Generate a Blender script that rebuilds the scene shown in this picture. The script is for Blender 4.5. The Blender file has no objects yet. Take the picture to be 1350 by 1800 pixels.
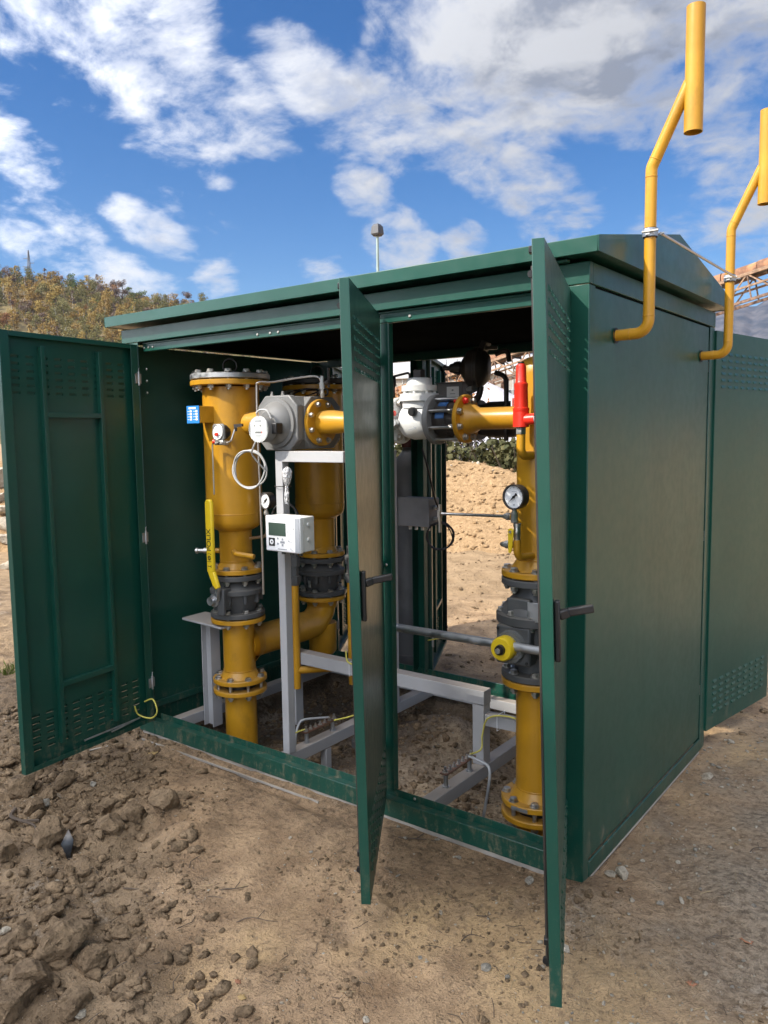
import bpy, bmesh, math, random
import numpy as np
from mathutils import Vector, Matrix
S = bpy.context.scene
COL = S.collection
rad = math.radians

# ------------------------------------------------------------------ camera
CAM_F, CAM_PITCH, CAM_YAW, CAM_ROLL = 1386.34, -0.100726, -0.649189, -0.0141236
CAM = Vector((1.05245, -2.51507, 1.6))
def cam_axes():
    cy, sy, cp, sp = math.cos(CAM_YAW), math.sin(CAM_YAW), math.cos(CAM_PITCH), math.sin(CAM_PITCH)
    f = Vector((sy*cp, cy*cp, sp)); r = Vector((cy, -sy, 0)); u = r.cross(f)
    cr, sr = math.cos(CAM_ROLL), math.sin(CAM_ROLL)
    return f, r*cr+u*sr, u*cr-r*sr
FW, RT, UP = cam_axes()
cd = bpy.data.cameras.new('camera'); cam = bpy.data.objects.new('camera', cd); COL.objects.link(cam)
cam.matrix_world = Matrix(((RT.x, UP.x, -FW.x, CAM.x), (RT.y, UP.y, -FW.y, CAM.y), (RT.z, UP.z, -FW.z, CAM.z), (0, 0, 0, 1)))
cd.sensor_fit = 'HORIZONTAL'; cd.sensor_width = 36.0; cd.lens = CAM_F/1350*36.0
cd.clip_start = 0.05; cd.clip_end = 9000
S.camera = cam
def ray(u, v):                       # direction seen at a pixel of the 1350x1800 photograph (planning aid for far things and clouds)
    return FW + RT*((u-675)/CAM_F) - UP*((v-900)/CAM_F)

# ------------------------------------------------------------------ sun, sky, exposure
SUN_DIR = Vector((0.55, 1.0, -0.98)).normalized()       # direction the light travels
SUN_EL = math.asin(-SUN_DIR.z)
SUN_AZ = math.atan2(-SUN_DIR.x, -SUN_DIR.y)
sd = bpy.data.lights.new('sun', 'SUN'); sd.energy = 2.15; sd.angle = rad(0.53); sd.color = (1.0, 0.93, 0.82)
so = bpy.data.objects.new('sun', sd); COL.objects.link(so); so.location = (-8, -14, 20)
so.rotation_euler = SUN_DIR.to_track_quat('-Z', 'Y').to_euler()
S.view_settings.view_transform = 'Standard'; S.view_settings.look = 'None'
S.view_settings.exposure = 1.6; S.view_settings.gamma = 1.0; S.view_settings.use_curve_mapping = False

W = bpy.data.worlds.new('World'); S.world = W; W.use_nodes = True
def build_world():
    nt = W.node_tree; N = nt.nodes; L = nt.links; N.clear()
    def nd(t, **k):
        n = N.new(t)
        for a, b in k.items(): setattr(n, a, b)
        return n
    def mth(op, a, b=None, c=None, clamp=False):
        n = nd('ShaderNodeMath', operation=op, use_clamp=clamp)
        for i, q in enumerate((a, b, c)):
            if q is None: continue
            if isinstance(q, (int, float)): n.inputs[i].default_value = q
            else: L.new(q, n.inputs[i])
        return n.outputs[0]
    def vm(op, a, b=None):
        n = nd('ShaderNodeVectorMath', operation=op)
        for i, q in enumerate((a, b)):
            if q is None: continue
            if isinstance(q, (tuple, list, Vector)): n.inputs[i].default_value = tuple(q)
            elif isinstance(q, (int, float)): n.inputs['Scale'].default_value = q
            else: L.new(q, n.inputs[i])
        return n
    def mr(x, a, b, c=0.0, d=1.0, smooth=True):
        n = nd('ShaderNodeMapRange', interpolation_type='SMOOTHSTEP' if smooth else 'LINEAR'); L.new(x, n.inputs[0])
        for i, q in enumerate((a, b, c, d)): n.inputs[1+i].default_value = q
        return n.outputs[0]
    out = nd('ShaderNodeOutputWorld')
    sky = nd('ShaderNodeTexSky', sky_type='NISHITA', sun_disc=False); sky.sun_elevation = SUN_EL; sky.sun_rotation = SUN_AZ
    sky.air_density = 1.0; sky.dust_density = 0.1; sky.ozone_density = 1.6; sky.altitude = 400
    bg1 = nd('ShaderNodeBackground'); bg1.inputs[1].default_value = 0.05; hs = nd('ShaderNodeHueSaturation'); hs.inputs['Saturation'].default_value = 1.42; hs.inputs['Hue'].default_value = 0.51; hs.inputs['Value'].default_value = 0.9; L.new(sky.outputs[0], hs.inputs['Color']); L.new(hs.outputs[0], bg1.inputs[0])
    geo = nd('ShaderNodeTexCoord'); d = vm('NORMALIZE', geo.outputs['Generated']).outputs[0]
    sep = nd('ShaderNodeSeparateXYZ'); L.new(d, sep.inputs[0])
    # cloud layer seen in perspective: direction projected on a plane high above
    zz = mth('ADD', mth('MAXIMUM', sep.outputs[2], 0.0), 0.28)
    comb = nd('ShaderNodeCombineXYZ'); L.new(mth('DIVIDE', sep.outputs[0], zz), comb.inputs[0]); L.new(mth('DIVIDE', sep.outputs[1], zz), comb.inputs[1])
    P = comb.outputs[0]
    def noise(vec, scale, detail, rough, dist=0.0):
        n = nd('ShaderNodeTexNoise'); n.inputs['Scale'].default_value = scale; n.inputs['Detail'].default_value = detail
        n.inputs['Roughness'].default_value = rough; n.inputs['Distortion'].default_value = dist; L.new(vec, n.inputs['Vector']); return n.outputs[0]
    # where the big cloud masses of this sky are (directions), and where it is open
    def blobs(lst):
        acc = None
        for (u, v, rx, ry, rot, w) in lst:             # soft elliptical patch round a direction
            c = ray(u, v).normalized(); e1 = RT*math.cos(rot)-UP*math.sin(rot); e2 = RT*math.sin(rot)+UP*math.cos(rot)
            df = vm('SUBTRACT', d, c).outputs[0]
            a_ = mth('MULTIPLY', vm('DOT_PRODUCT', df, e1).outputs['Value'], CAM_F/rx); b_ = mth('MULTIPLY', vm('DOT_PRODUCT', df, e2).outputs['Value'], CAM_F/ry)
            g = mr(mth('ADD', mth('MULTIPLY', a_, a_), mth('MULTIPLY', b_, b_)), 1.0, 0.0, 0.0, w)
            acc = g if acc is None else mth('MAXIMUM', acc, g)
        return acc
    cl = [(40, 70, 210, 130, .3, .85), (270, 110, 150, 190, .4, 1.0), (400, 200, 140, 110, .5, .95), (620, 180, 240, 95, .45, 1.0), (800, 250, 210, 85, .45, 1.05), (930, 330, 150, 75, .35, .9),
          (1000, 60, 420, 190, .1, 1.25), (1280, 130, 260, 190, 0, 1.15), (1010, 400, 80, 60, 0, .85), (640, 345, 75, 60, .3, 1.25), (700, 420, 110, 70, .6, 1.05), (820, 425, 60, 50, 0, 1.05),
          (20, 260, 110, 70, .5, .8), (205, 485, 130, 52, .25, 1.2), (60, 440, 120, 60, .4, .9), (110, 385, 90, 40, .6, .75), (270, 410, 110, 42, .55, .8), (380, 490, 55, 45, 0, .85), (570, 470, 60, 40, 0, .75),
          (390, 310, 60, 30, .2, .6), (1200, 390, 130, 80, .3, .75), (1330, 400, 100, 90, 0, .7), (1290, 280, 60, 40, 0, .6)]
    op = [(130, 250, 150, 100, .4, 1.0), (300, 340, 200, 70, .4, 1.0), (490, 400, 150, 90, .2, 1.0), (560, 30, 80, 70, .3, .9), (770, 345, 60, 60, .2, .8), (1130, 300, 110, 70, .4, .7), (480, 330, 110, 70, .3, .8), (880, 400, 40, 40, 0, .7), (440, 40, 60, 60, .4, .5)]
    plus = blobs(cl); minus = blobs(op)
    inview = mr(vm('DISTANCE', d, ray(675, 300).normalized()).outputs['Value'], 0.95, 0.65)
    warp = nd('ShaderNodeTexNoise'); warp.inputs['Scale'].default_value = 2.2; warp.inputs['Detail'].default_value = 3; L.new(P, warp.inputs['Vector'])
    Pw = vm('ADD', P, vm('SCALE', vm('SUBTRACT', warp.outputs['Color'], (.5, .5, .5)).outputs[0], 0.22).outputs[0]).outputs[0]
    n1 = noise(Pw, 3.0, 10, 0.60); n2 = noise(P, 1.1, 3, 0.5); nf = noise(Pw, 13, 6, 0.62)
    gen = mr(n2, 0.33, 0.55)                                        # the same kind of broken cover everywhere else
    mask = mth('ADD', mth('MULTIPLY', mth('SUBTRACT', plus, mth('MULTIPLY', minus, 0.4)), inview), mth('MULTIPLY', gen, mth('SUBTRACT', 1.0, inview)))
    tex = mth('ADD', mth('SUBTRACT', n1, 0.5), mth('MULTIPLY', mth('SUBTRACT', nf, 0.5), 0.36))
    dens = mth('ADD', mth('MULTIPLY', mask, 0.46), mth('MULTIPLY', tex, 2.1))
    alpha = mr(dens, 0.12, 0.68)
    alpha = mth('MULTIPLY', alpha, mr(sep.outputs[2], -0.02, 0.06))
    # self-shading: compare with the density a little nearer the sun; thick middles and undersides are greyer
    sh = noise(vm('ADD', Pw, (-0.045, -0.10, 0.0)).outputs[0], 3.0, 6, 0.6)
    lit = mr(mth('SUBTRACT', n1, sh), -0.11, 0.09)
    thick = mr(dens, 0.22, 0.75)
    colr = nd('ShaderNodeMix', data_type='RGBA', clamp_factor=True); L.new(mth('MULTIPLY', thick, mth('SUBTRACT', 1.2, mth('MULTIPLY', lit, 0.9))), colr.inputs['Factor'])
    colr.inputs[6].default_value = (0.95, 0.95, 0.96, 1); colr.inputs[7].default_value = (0.38, 0.41, 0.49, 1)
    bg2 = nd('ShaderNodeBackground'); L.new(colr.outputs[2], bg2.inputs[0])
    # clouds scatter forward: the nearer to the sun, the brighter (smooth phase function over the whole sky)
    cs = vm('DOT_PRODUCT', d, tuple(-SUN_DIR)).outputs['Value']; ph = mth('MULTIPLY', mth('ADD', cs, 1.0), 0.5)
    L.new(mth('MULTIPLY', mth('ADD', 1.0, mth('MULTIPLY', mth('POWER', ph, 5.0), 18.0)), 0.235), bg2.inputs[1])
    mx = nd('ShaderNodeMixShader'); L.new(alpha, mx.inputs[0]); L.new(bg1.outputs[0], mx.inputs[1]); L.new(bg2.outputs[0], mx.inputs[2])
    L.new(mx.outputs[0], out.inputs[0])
build_world()

# ------------------------------------------------------------------ mesh helpers
rng = random.Random(7)
nrng = np.random.default_rng(11)
def basis(a):
    a = Vector(a).normalized(); t = Vector((0, 0, 1)) if abs(a.z) < .9 else Vector((1, 0, 0))
    x = t.cross(a).normalized(); return x, a.cross(x), a
class MB:
    def __init__(s): s.v = []; s.f = []
    def add(s, vs, fs):
        o = len(s.v); s.v += [tuple(p) for p in vs]; s.f += [tuple(i+o for i in q) for q in fs]; return s
    def box(s, x0, x1, y0, y1, z0, z1):
        return s.add([(x0,y0,z0),(x1,y0,z0),(x1,y1,z0),(x0,y1,z0),(x0,y0,z1),(x1,y0,z1),(x1,y1,z1),(x0,y1,z1)],
                     [(0,3,2,1),(4,5,6,7),(0,1,5,4),(1,2,6,5),(2,3,7,6),(3,0,4,7)])
    def bar(s, p0, p1, w, h, up=(0,0,1)):
        p0, p1 = Vector(p0), Vector(p1); a = (p1-p0).normalized(); x = a.cross(Vector(up))
        if x.length < 1e-4: x = a.cross(Vector((0,1,0)))
        x.normalize(); y = x.cross(a)
        vs = [p+x*sx*w/2+y*sy*h/2 for p in (p0,p1) for sx,sy in ((-1,-1),(1,-1),(1,1),(-1,1))]
        return s.add(vs, [(0,3,2,1),(4,5,6,7),(0,1,5,4),(1,2,6,5),(2,3,7,6),(3,0,4,7)])
    def lathe(s, p, axis, prof, n=28, cap0=True, cap1=True):
        x, y, a = basis(axis); p = Vector(p); o = len(s.v); vs = []; fs = []
        for t, r in prof:
            for i in range(n):
                g = 2*math.pi*(i+.5)/n; vs.append(p+a*t+(x*math.cos(g)+y*math.sin(g))*max(r, 1e-5))
        for k in range(len(prof)-1):
            for i in range(n):
                j = (i+1) % n; fs.append((k*n+i, k*n+j, (k+1)*n+j, (k+1)*n+i))
        if cap0: fs.append(tuple(range(n))[::-1])
        if cap1: fs.append(tuple((len(prof)-1)*n+i for i in range(n)))
        return s.add(vs, fs)
    def cyl(s, p0, p1, r0, r1=None, n=24):
        p0, p1 = Vector(p0), Vector(p1); return s.lathe(p0, p1-p0, [(0, r0), ((p1-p0).length, r0 if r1 is None else r1)], n)
    def tube(s, path, r, n=10, closed=False, cap=True):
        pts = [Vector(p) for p in path]; m = len(pts); vs = []; fs = []
        rr = r if isinstance(r, (list, tuple)) else [r]*m
        tang = []
        for i in range(m):
            a = pts[(i-1) % m] if (closed or i > 0) else pts[i]; b = pts[(i+1) % m] if (closed or i < m-1) else pts[i]
            tang.append((b-a).normalized())
        x = basis(tang[0])[0]
        for i in range(m):
            x = (x-tang[i]*x.dot(tang[i])).normalized(); y = tang[i].cross(x)
            for k in range(n):
                g = 2*math.pi*k/n; vs.append(pts[i]+(x*math.cos(g)+y*math.sin(g))*rr[i])
        for i in range(m if closed else m-1):
            j = (i+1) % m
            for k in range(n):
                l = (k+1) % n; fs.append((i*n+k, i*n+l, j*n+l, j*n+k))
        if cap and not closed: fs.append(tuple(range(n))[::-1]); fs.append(tuple((m-1)*n+k for k in range(n)))
        return s.add(vs, fs)
    def prism(s, poly, fn, t0, t1):                # poly of 2-D points, fn(a,b,t) -> 3-D
        n = len(poly); vs = [fn(a, b, t0) for a, b in poly]+[fn(a, b, t1) for a, b in poly]
        fs = [tuple(range(n))[::-1], tuple(range(n, 2*n))]+[(i, (i+1) % n, n+(i+1) % n, n+i) for i in range(n)]
        return s.add(vs, fs)
    def torus(s, c, axis, R, r, n=28, m=8, a0=0, a1=2*math.pi):
        x, y, a = basis(axis); c = Vector(c); full = abs(a1-a0-2*math.pi) < 1e-6; k = n if full else n+1
        return s.tube([c+(x*math.cos(a0+(a1-a0)*i/n)+y*math.sin(a0+(a1-a0)*i/n))*R for i in range(k)], r, m, closed=full)
    def mesh(s, name, shift=None, smooth=40):
        me = bpy.data.meshes.new(name); v = s.v if shift is None else [(a-shift[0], b-shift[1], c-shift[2]) for a, b, c in s.v]
        me.from_pydata(v, [], s.f); me.validate()
        bm = bmesh.new(); bm.from_mesh(me); bmesh.ops.recalc_face_normals(bm, faces=bm.faces); bm.to_mesh(me); bm.free()
        if smooth:
            me.polygons.foreach_set('use_smooth', [True]*len(me.polygons)); me.set_sharp_from_angle(angle=rad(smooth))
        me.update(); return me
WL = {}                                            # world position of each unrotated parent
def obj(name, me, mat, parent=None, loc=(0,0,0), rot=None, bevel=0):
    o = bpy.data.objects.new(name, me); COL.objects.link(o)
    if mat is not None and hasattr(me, 'materials') and not me.materials: me.materials.append(mat)
    o.location = loc
    if rot is not None: o.rotation_euler = rot
    if parent is not None: o.parent = parent
    if bevel:
        b = o.modifiers.new('bevel', 'BEVEL'); b.width = bevel; b.segments = 2; b.limit_method = 'ANGLE'; b.angle_limit = rad(40)
    return o
def part(name, mb, mat, parent, bevel=0, smooth=40, label=None):
    """a mesh given in world coordinates, hung under an unrotated parent"""
    sh = WL.get(parent.name, Vector((0, 0, 0))); o = obj(name, mb.mesh(name, sh, smooth), mat, parent, bevel=bevel); WL[o.name] = sh
    if label: o['label'] = label
    return o
def lpart(name, mb, mat, parent, bevel=0, smooth=40):
    """a mesh given in the parent's own frame"""
    return obj(name, mb.mesh(name, None, smooth), mat, parent, bevel=bevel)
def tag(o, label, cat, group=None, kind=None):
    if label: o['label'] = label
    if cat: o['category'] = cat
    if group: o['group'] = group
    if kind: o['kind'] = kind
    return o
def thing(name, label, cat, loc=(0,0,0), group=None):
    o = bpy.data.objects.new(name, None); COL.objects.link(o); o.location = loc; o.empty_display_size = .1
    WL[o.name] = Vector(loc); return tag(o, label, cat, group)
def single(name, mb, mat, label, cat, group=None, loc=(0,0,0), bevel=0, smooth=40):
    o = obj(name, mb.mesh(name, Vector(loc), smooth), mat, None, loc, bevel=bevel); WL[o.name] = Vector(loc); return tag(o, label, cat, group)
def spline(pts, k=8, closed=False):
    P = [Vector(p) for p in pts]; out = []; m = len(P)
    for i in range(m if closed else m-1):
        p0 = P[(i-1) % m] if (closed or i > 0) else P[0]; p1 = P[i]; p2 = P[(i+1) % m]; p3 = P[(i+2) % m] if (closed or i+2 < m) else P[-1]
        for j in range(k):
            t = j/k; out.append(.5*((2*p1)+(p2-p0)*t+(2*p0-5*p1+4*p2-p3)*t*t+(3*p1-p0-3*p2+p3)*t**3))
    if not closed: out.append(P[-1])
    return out
def fillet(pts, r, k=6):                           # polyline with rounded corners
    P = [Vector(p) for p in pts]; out = [P[0]]
    for i in range(1, len(P)-1):
        a = (P[i-1]-P[i]).normalized(); b = (P[i+1]-P[i]).normalized(); ang = a.angle(b)
        q = r/math.tan(ang/2) if ang > 1e-3 else 0
        c = P[i]+(a+b).normalized()*(r/math.sin(ang/2)); s = P[i]+a*q-c; e = P[i]+b*q-c
        w = s.angle(e)
        for j in range(k+1): t = j/k; out.append(c+(s*math.sin((1-t)*w)+e*math.sin(t*w))/math.sin(w))
    out.append(P[-1]); return out
def text_mesh(body, size, depth=.0006):
    cu = bpy.data.curves.new('lettering', 'FONT'); cu.body = body; cu.size = size; cu.extrude = depth; cu.align_x = 'CENTER'; cu.align_y = 'CENTER'
    o = bpy.data.objects.new('lettering', cu); COL.objects.link(o); dg = bpy.context.evaluated_depsgraph_get()
    me = bpy.data.meshes.new_from_object(o.evaluated_get(dg)); bpy.data.objects.remove(o); bpy.data.curves.remove(cu); return me

# value noise for height fields
_T = nrng.random((256, 256))
def vnoise(x, y):
    xi = np.floor(x).astype(int); yi = np.floor(y).astype(int); fx = x-xi; fy = y-yi
    fx = fx*fx*(3-2*fx); fy = fy*fy*(3-2*fy); a = xi & 255; b = (xi+1) & 255; c = yi & 255; d = (yi+1) & 255
    return (_T[a,c]*(1-fx)+_T[b,c]*fx)*(1-fy)+(_T[a,d]*(1-fx)+_T[b,d]*fx)*fy
def fbm(x, y, o=5, g=.5):
    r = 0; am = 1; s = 0
    for i in range(o): r = r+am*vnoise(x*2.03**i+i*17.3, y*2.03**i+i*9.1); s += am; am *= g
    return r/s-.5
def sstep(a, b, x):
    t = np.clip((x-a)/(b-a), 0, 1); return t*t*(3-2*t)
# ------------------------------------------------------------------ materials
class NT:
    def __init__(s, name):
        s.m = bpy.data.materials.new(name); s.m.use_nodes = True; s.t = s.m.node_tree; s.b = s.t.nodes['Principled BSDF']; s.co = None
    def n(s, t, **k):
        q = s.t.nodes.new(t)
        for a, b in k.items(): setattr(q, a, b)
        return q
    def l(s, a, b): s.t.links.new(a, b)
    def coord(s, kind='Object'):
        if kind == 'World': return s.n('ShaderNodeNewGeometry').outputs['Position']
        return s.n('ShaderNodeTexCoord').outputs[kind]
    def scaled(s, vec, sc):
        m = s.n('ShaderNodeMapping'); m.inputs['Scale'].default_value = sc; s.l(vec, m.inputs['Vector']); return m.outputs[0]
    def noise(s, vec, scale, detail=4, rough=.55, dist=0):
        q = s.n('ShaderNodeTexNoise'); q.inputs['Scale'].default_value = scale; q.inputs['Detail'].default_value = detail
        q.inputs['Roughness'].default_value = rough; q.inputs['Distortion'].default_value = dist; s.l(vec, q.inputs['Vector']); return q.outputs[0]
    def voro(s, vec, scale, feature='F1', out='Distance', rnd=1):
        q = s.n('ShaderNodeTexVoronoi', feature=feature); q.inputs['Scale'].default_value = scale; q.inputs['Randomness'].default_value = rnd; s.l(vec, q.inputs['Vector']); return q.outputs[out]
    def mr(s, x, a, b, c=0, d=1):
        q = s.n('ShaderNodeMapRange', interpolation_type='SMOOTHSTEP'); s.l(x, q.inputs[0])
        for i, z in enumerate((a, b, c, d)): q.inputs[1+i].default_value = z
        return q.outputs[0]
    def math(s, op, a, b=0):
        q = s.n('ShaderNodeMath', operation=op)
        for i, z in enumerate((a, b)):
            if isinstance(z, (int, float)): q.inputs[i].default_value = z
            else: s.l(z, q.inputs[i])
        return q.outputs[0]
    def mix(s, f, a, b, blend='MIX'):
        q = s.n('ShaderNodeMix', data_type='RGBA', blend_type=blend)
        for i, z in ((0, f), (6, a), (7, b)):
            if isinstance(z, (int, float)): q.inputs[i].default_value = z
            elif isinstance(z, (tuple, list)): q.inputs[i].default_value = tuple(z[:3])+(1,)
            else: s.l(z, q.inputs[i])
        return q.outputs[2]
    def col(s, c):
        if isinstance(c, (tuple, list)): s.b.inputs['Base Color'].default_value = tuple(c[:3])+(1,)
        else: s.l(c, s.b.inputs['Base Color'])
    def rough(s, r):
        if isinstance(r, (int, float)): s.b.inputs['Roughness'].default_value = r
        else: s.l(r, s.b.inputs['Roughness'])
    def bump(s, h, dist=.01, strength=1.0, prev=None):
        q = s.n('ShaderNodeBump'); q.inputs['Distance'].default_value = dist; q.inputs['Strength'].default_value = strength; s.l(h, q.inputs['Height'])
        if prev is not None: s.l(prev, q.inputs['Normal'])
        return q.outputs[0]
    def normal(s, x): s.l(x, s.b.inputs['Normal'])
def paint(name, c, rough=.35, var=.12, dust=0.0, dustc=(.36,.28,.19), metal=0, bumpd=0.0006, bscale=260, spec=.5, mud=False, grime=0):
    t = NT(name); w = t.coord('World'); n = t.noise(w, 3.2, 5); k = t.noise(w, 22, 4)
    dark = tuple(v*(1-var) for v in c); light = tuple(min(1, v*(1+var)) for v in c)
    q = t.mix(t.mr(n, .35, .65), dark, light)
    r = t.mr(k, .3, .7, rough*.93, min(1, rough*1.1))
    if dust:
        geo = t.n('ShaderNodeNewGeometry'); sp = t.n('ShaderNodeSeparateXYZ'); t.l(geo.outputs['Normal'], sp.inputs[0])
        up = t.mr(sp.outputs[2], .35, .95); dm = t.math('MULTIPLY', t.math('MAXIMUM', up, t.mr(k, .55, .8, 0, .25)), dust)
        q = t.mix(dm, q, dustc); r = t.math('ADD', r, t.math('MULTIPLY', dm, .4))
    if grime:                                      # rubbed-in dirt and faint runs
        gm = t.math('MULTIPLY', t.mr(t.noise(t.scaled(w, (9, 9, 4)), 1, 6, .65), .52, .72), grime); q = t.mix(gm, q, tuple(v*.45 for v in c)); r = t.math('ADD', r, t.math('MULTIPLY', gm, .3))
    if mud:                                        # splashed and wiped soil low on the sheet metal, streaks running down
        sp2 = t.n('ShaderNodeSeparateXYZ'); t.l(w, sp2.inputs[0])
        st = t.noise(t.scaled(w, (26, 26, 6)), 1, 6, .65, .6); sp_ = t.noise(w, 55, 5, .7); big = t.noise(w, 4, 3)
        hgt = t.math('ADD', sp2.outputs[2], t.math('MULTIPLY', t.math('SUBTRACT', big, .5), -.3))
        low = t.mr(hgt, .30, .0)
        mask = t.math('MULTIPLY', t.math('MULTIPLY', t.mr(t.math('ADD', t.math('MULTIPLY', st, .6), t.math('MULTIPLY', sp_, .4)), .49, .66), low), .6)
        splat = t.mr(t.voro(w, 150), .16, .08); near = t.mr(hgt, .75, .1)
        mask = t.math('MAXIMUM', t.math('MULTIPLY', mask, .85), t.math('MULTIPLY', t.math('MULTIPLY', splat, near), .3))
        q = t.mix(mask, q, (.27,.205,.13)); r = t.math('ADD', r, t.math('MULTIPLY', mask, .5))
    t.col(q); t.rough(r); t.b.inputs['Metallic'].default_value = metal; t.b.inputs['Specular IOR Level'].default_value = spec
    if bumpd: t.normal(t.bump(t.noise(w, bscale, 2), bumpd, .5, t.bump(t.noise(w, 1.7, 2), .007, 1.0) if mud else None))
    return t.m
def metal(name, c, rough=.3, var=.25):
    t = NT(name); w = t.coord('World'); n = t.noise(w, 30, 4); t.col(t.mix(n, tuple(v*(1-var) for v in c), c)); t.rough(t.mr(n, .3, .7, rough*(1-var), rough*(1+var*1.5))); t.b.inputs['Metallic'].default_value = 1; return t.m
GREEN = (.0065, .062, .043)
M = {}
M['green'] = paint('green_paint', GREEN, .33, .06, .03, (.25,.24,.19), spec=.54, mud=True, bumpd=.0002, bscale=420)
M['yellow'] = paint('yellow_pipe_paint', (.53, .265, .016), .33, .12, .26, (.30,.22,.13), grime=.5)
M['yellow_bright'] = paint('bright_yellow_plastic', (.78, .55, .02), .38, .05)
M['red'] = paint('red_paint', (.72, .032, .016), .32, .08)
M['white'] = paint('white_coating', (.68, .69, .68), .42, .05, .12, (.5,.45,.38))
M['white_plastic'] = paint('pale_grey_plastic', (.66, .67, .65), .4, .04, .25, (.6,.48,.33))
M['cast_grey'] = paint('dark_grey_cast_iron', (.075, .078, .08), .5, .15, .22, (.3,.25,.18), bumpd=.001, bscale=180)
M['meter_grey'] = paint('grey_aluminium_casting', (.175, .175, .172), .42, .1, .12, (.4,.36,.3), bumpd=.0008, bscale=200)
M['frame_grey'] = paint('grey_frame_paint', (.38, .382, .39), .5, .06, .55, (.34,.26,.18))
M['black'] = paint('black_plastic', (.013, .013, .014), .42, .1, .2, (.15,.13,.1))
M['rubber'] = paint('black_cable', (.012, .012, .013), .5, .1)
M['cable_grey'] = paint('grey_cable', (.42, .42, .41), .45, .05)
M['cable_earth'] = paint('yellow_green_earth_wire', (.58, .52, .10), .45, .1)
M['steel'] = metal('zinc_steel', (.66, .65, .62), .42)
M['steel_tube'] = metal('stainless_tube', (.66, .63, .6), .34, .03)
M['galv'] = metal('galvanised_steel', (.56, .57, .58), .5)
M['bolt'] = metal('zinc_bolt', (.56, .54, .50), .45)
M['dark_metal'] = paint('dark_brown_casting', (.032, .027, .024), .45, .2, .1)
M['copper'] = metal('copper_bar', (.42, .26, .19), .45)
M['shade_black'] = paint('shade_black_sheet', (.012,.013,.013), .95, .2, bumpd=0, spec=0.0)  # matte black that paints in the shade under the roof and in the panel gap
M['blue_dark'] = paint('blue_sticker', (.03, .10, .26), .4, .05)
M['blue'] = paint('blue_label', (.03, .22, .62), .4, .05)
M['lcd'] = paint('lcd_screen', (.045, .075, .06), .15, .05, bumpd=0)
M['ink'] = paint('black_print', (.012, .012, .012), .6, 0, bumpd=0)
M['ink_grey'] = paint('grey_print', (.28, .30, .33), .6, 0, bumpd=0)
M['dial'] = paint('white_dial', (.80, .81, .82), .3, .02, bumpd=0)
M['cyl_grey'] = paint('grey_cylinder_paint', (.15, .15, .155), .5, .25, .1)
M['maroon'] = paint('maroon_cap_paint', (.09, .025, .022), .5, .2)
M['sticker'] = paint('orange_sticker', (.75, .33, .03), .5, .03, bumpd=0)
def mat_glass():
    t = NT('clear_plastic'); t.col((.9,.92,.9)); t.rough(.08); t.b.inputs['Transmission Weight'].default_value = .85; t.b.inputs['IOR'].default_value = 1.3; return t.m
M['clear'] = mat_glass()
def mat_foil():
    t = NT('crumpled_film'); w = t.coord('World'); t.col((.75,.75,.76)); t.rough(.25); t.b.inputs['Transmission Weight'].default_value = .35; t.normal(t.bump(t.voro(w, 90), .006)); return t.m
M['film'] = mat_foil()

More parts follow.
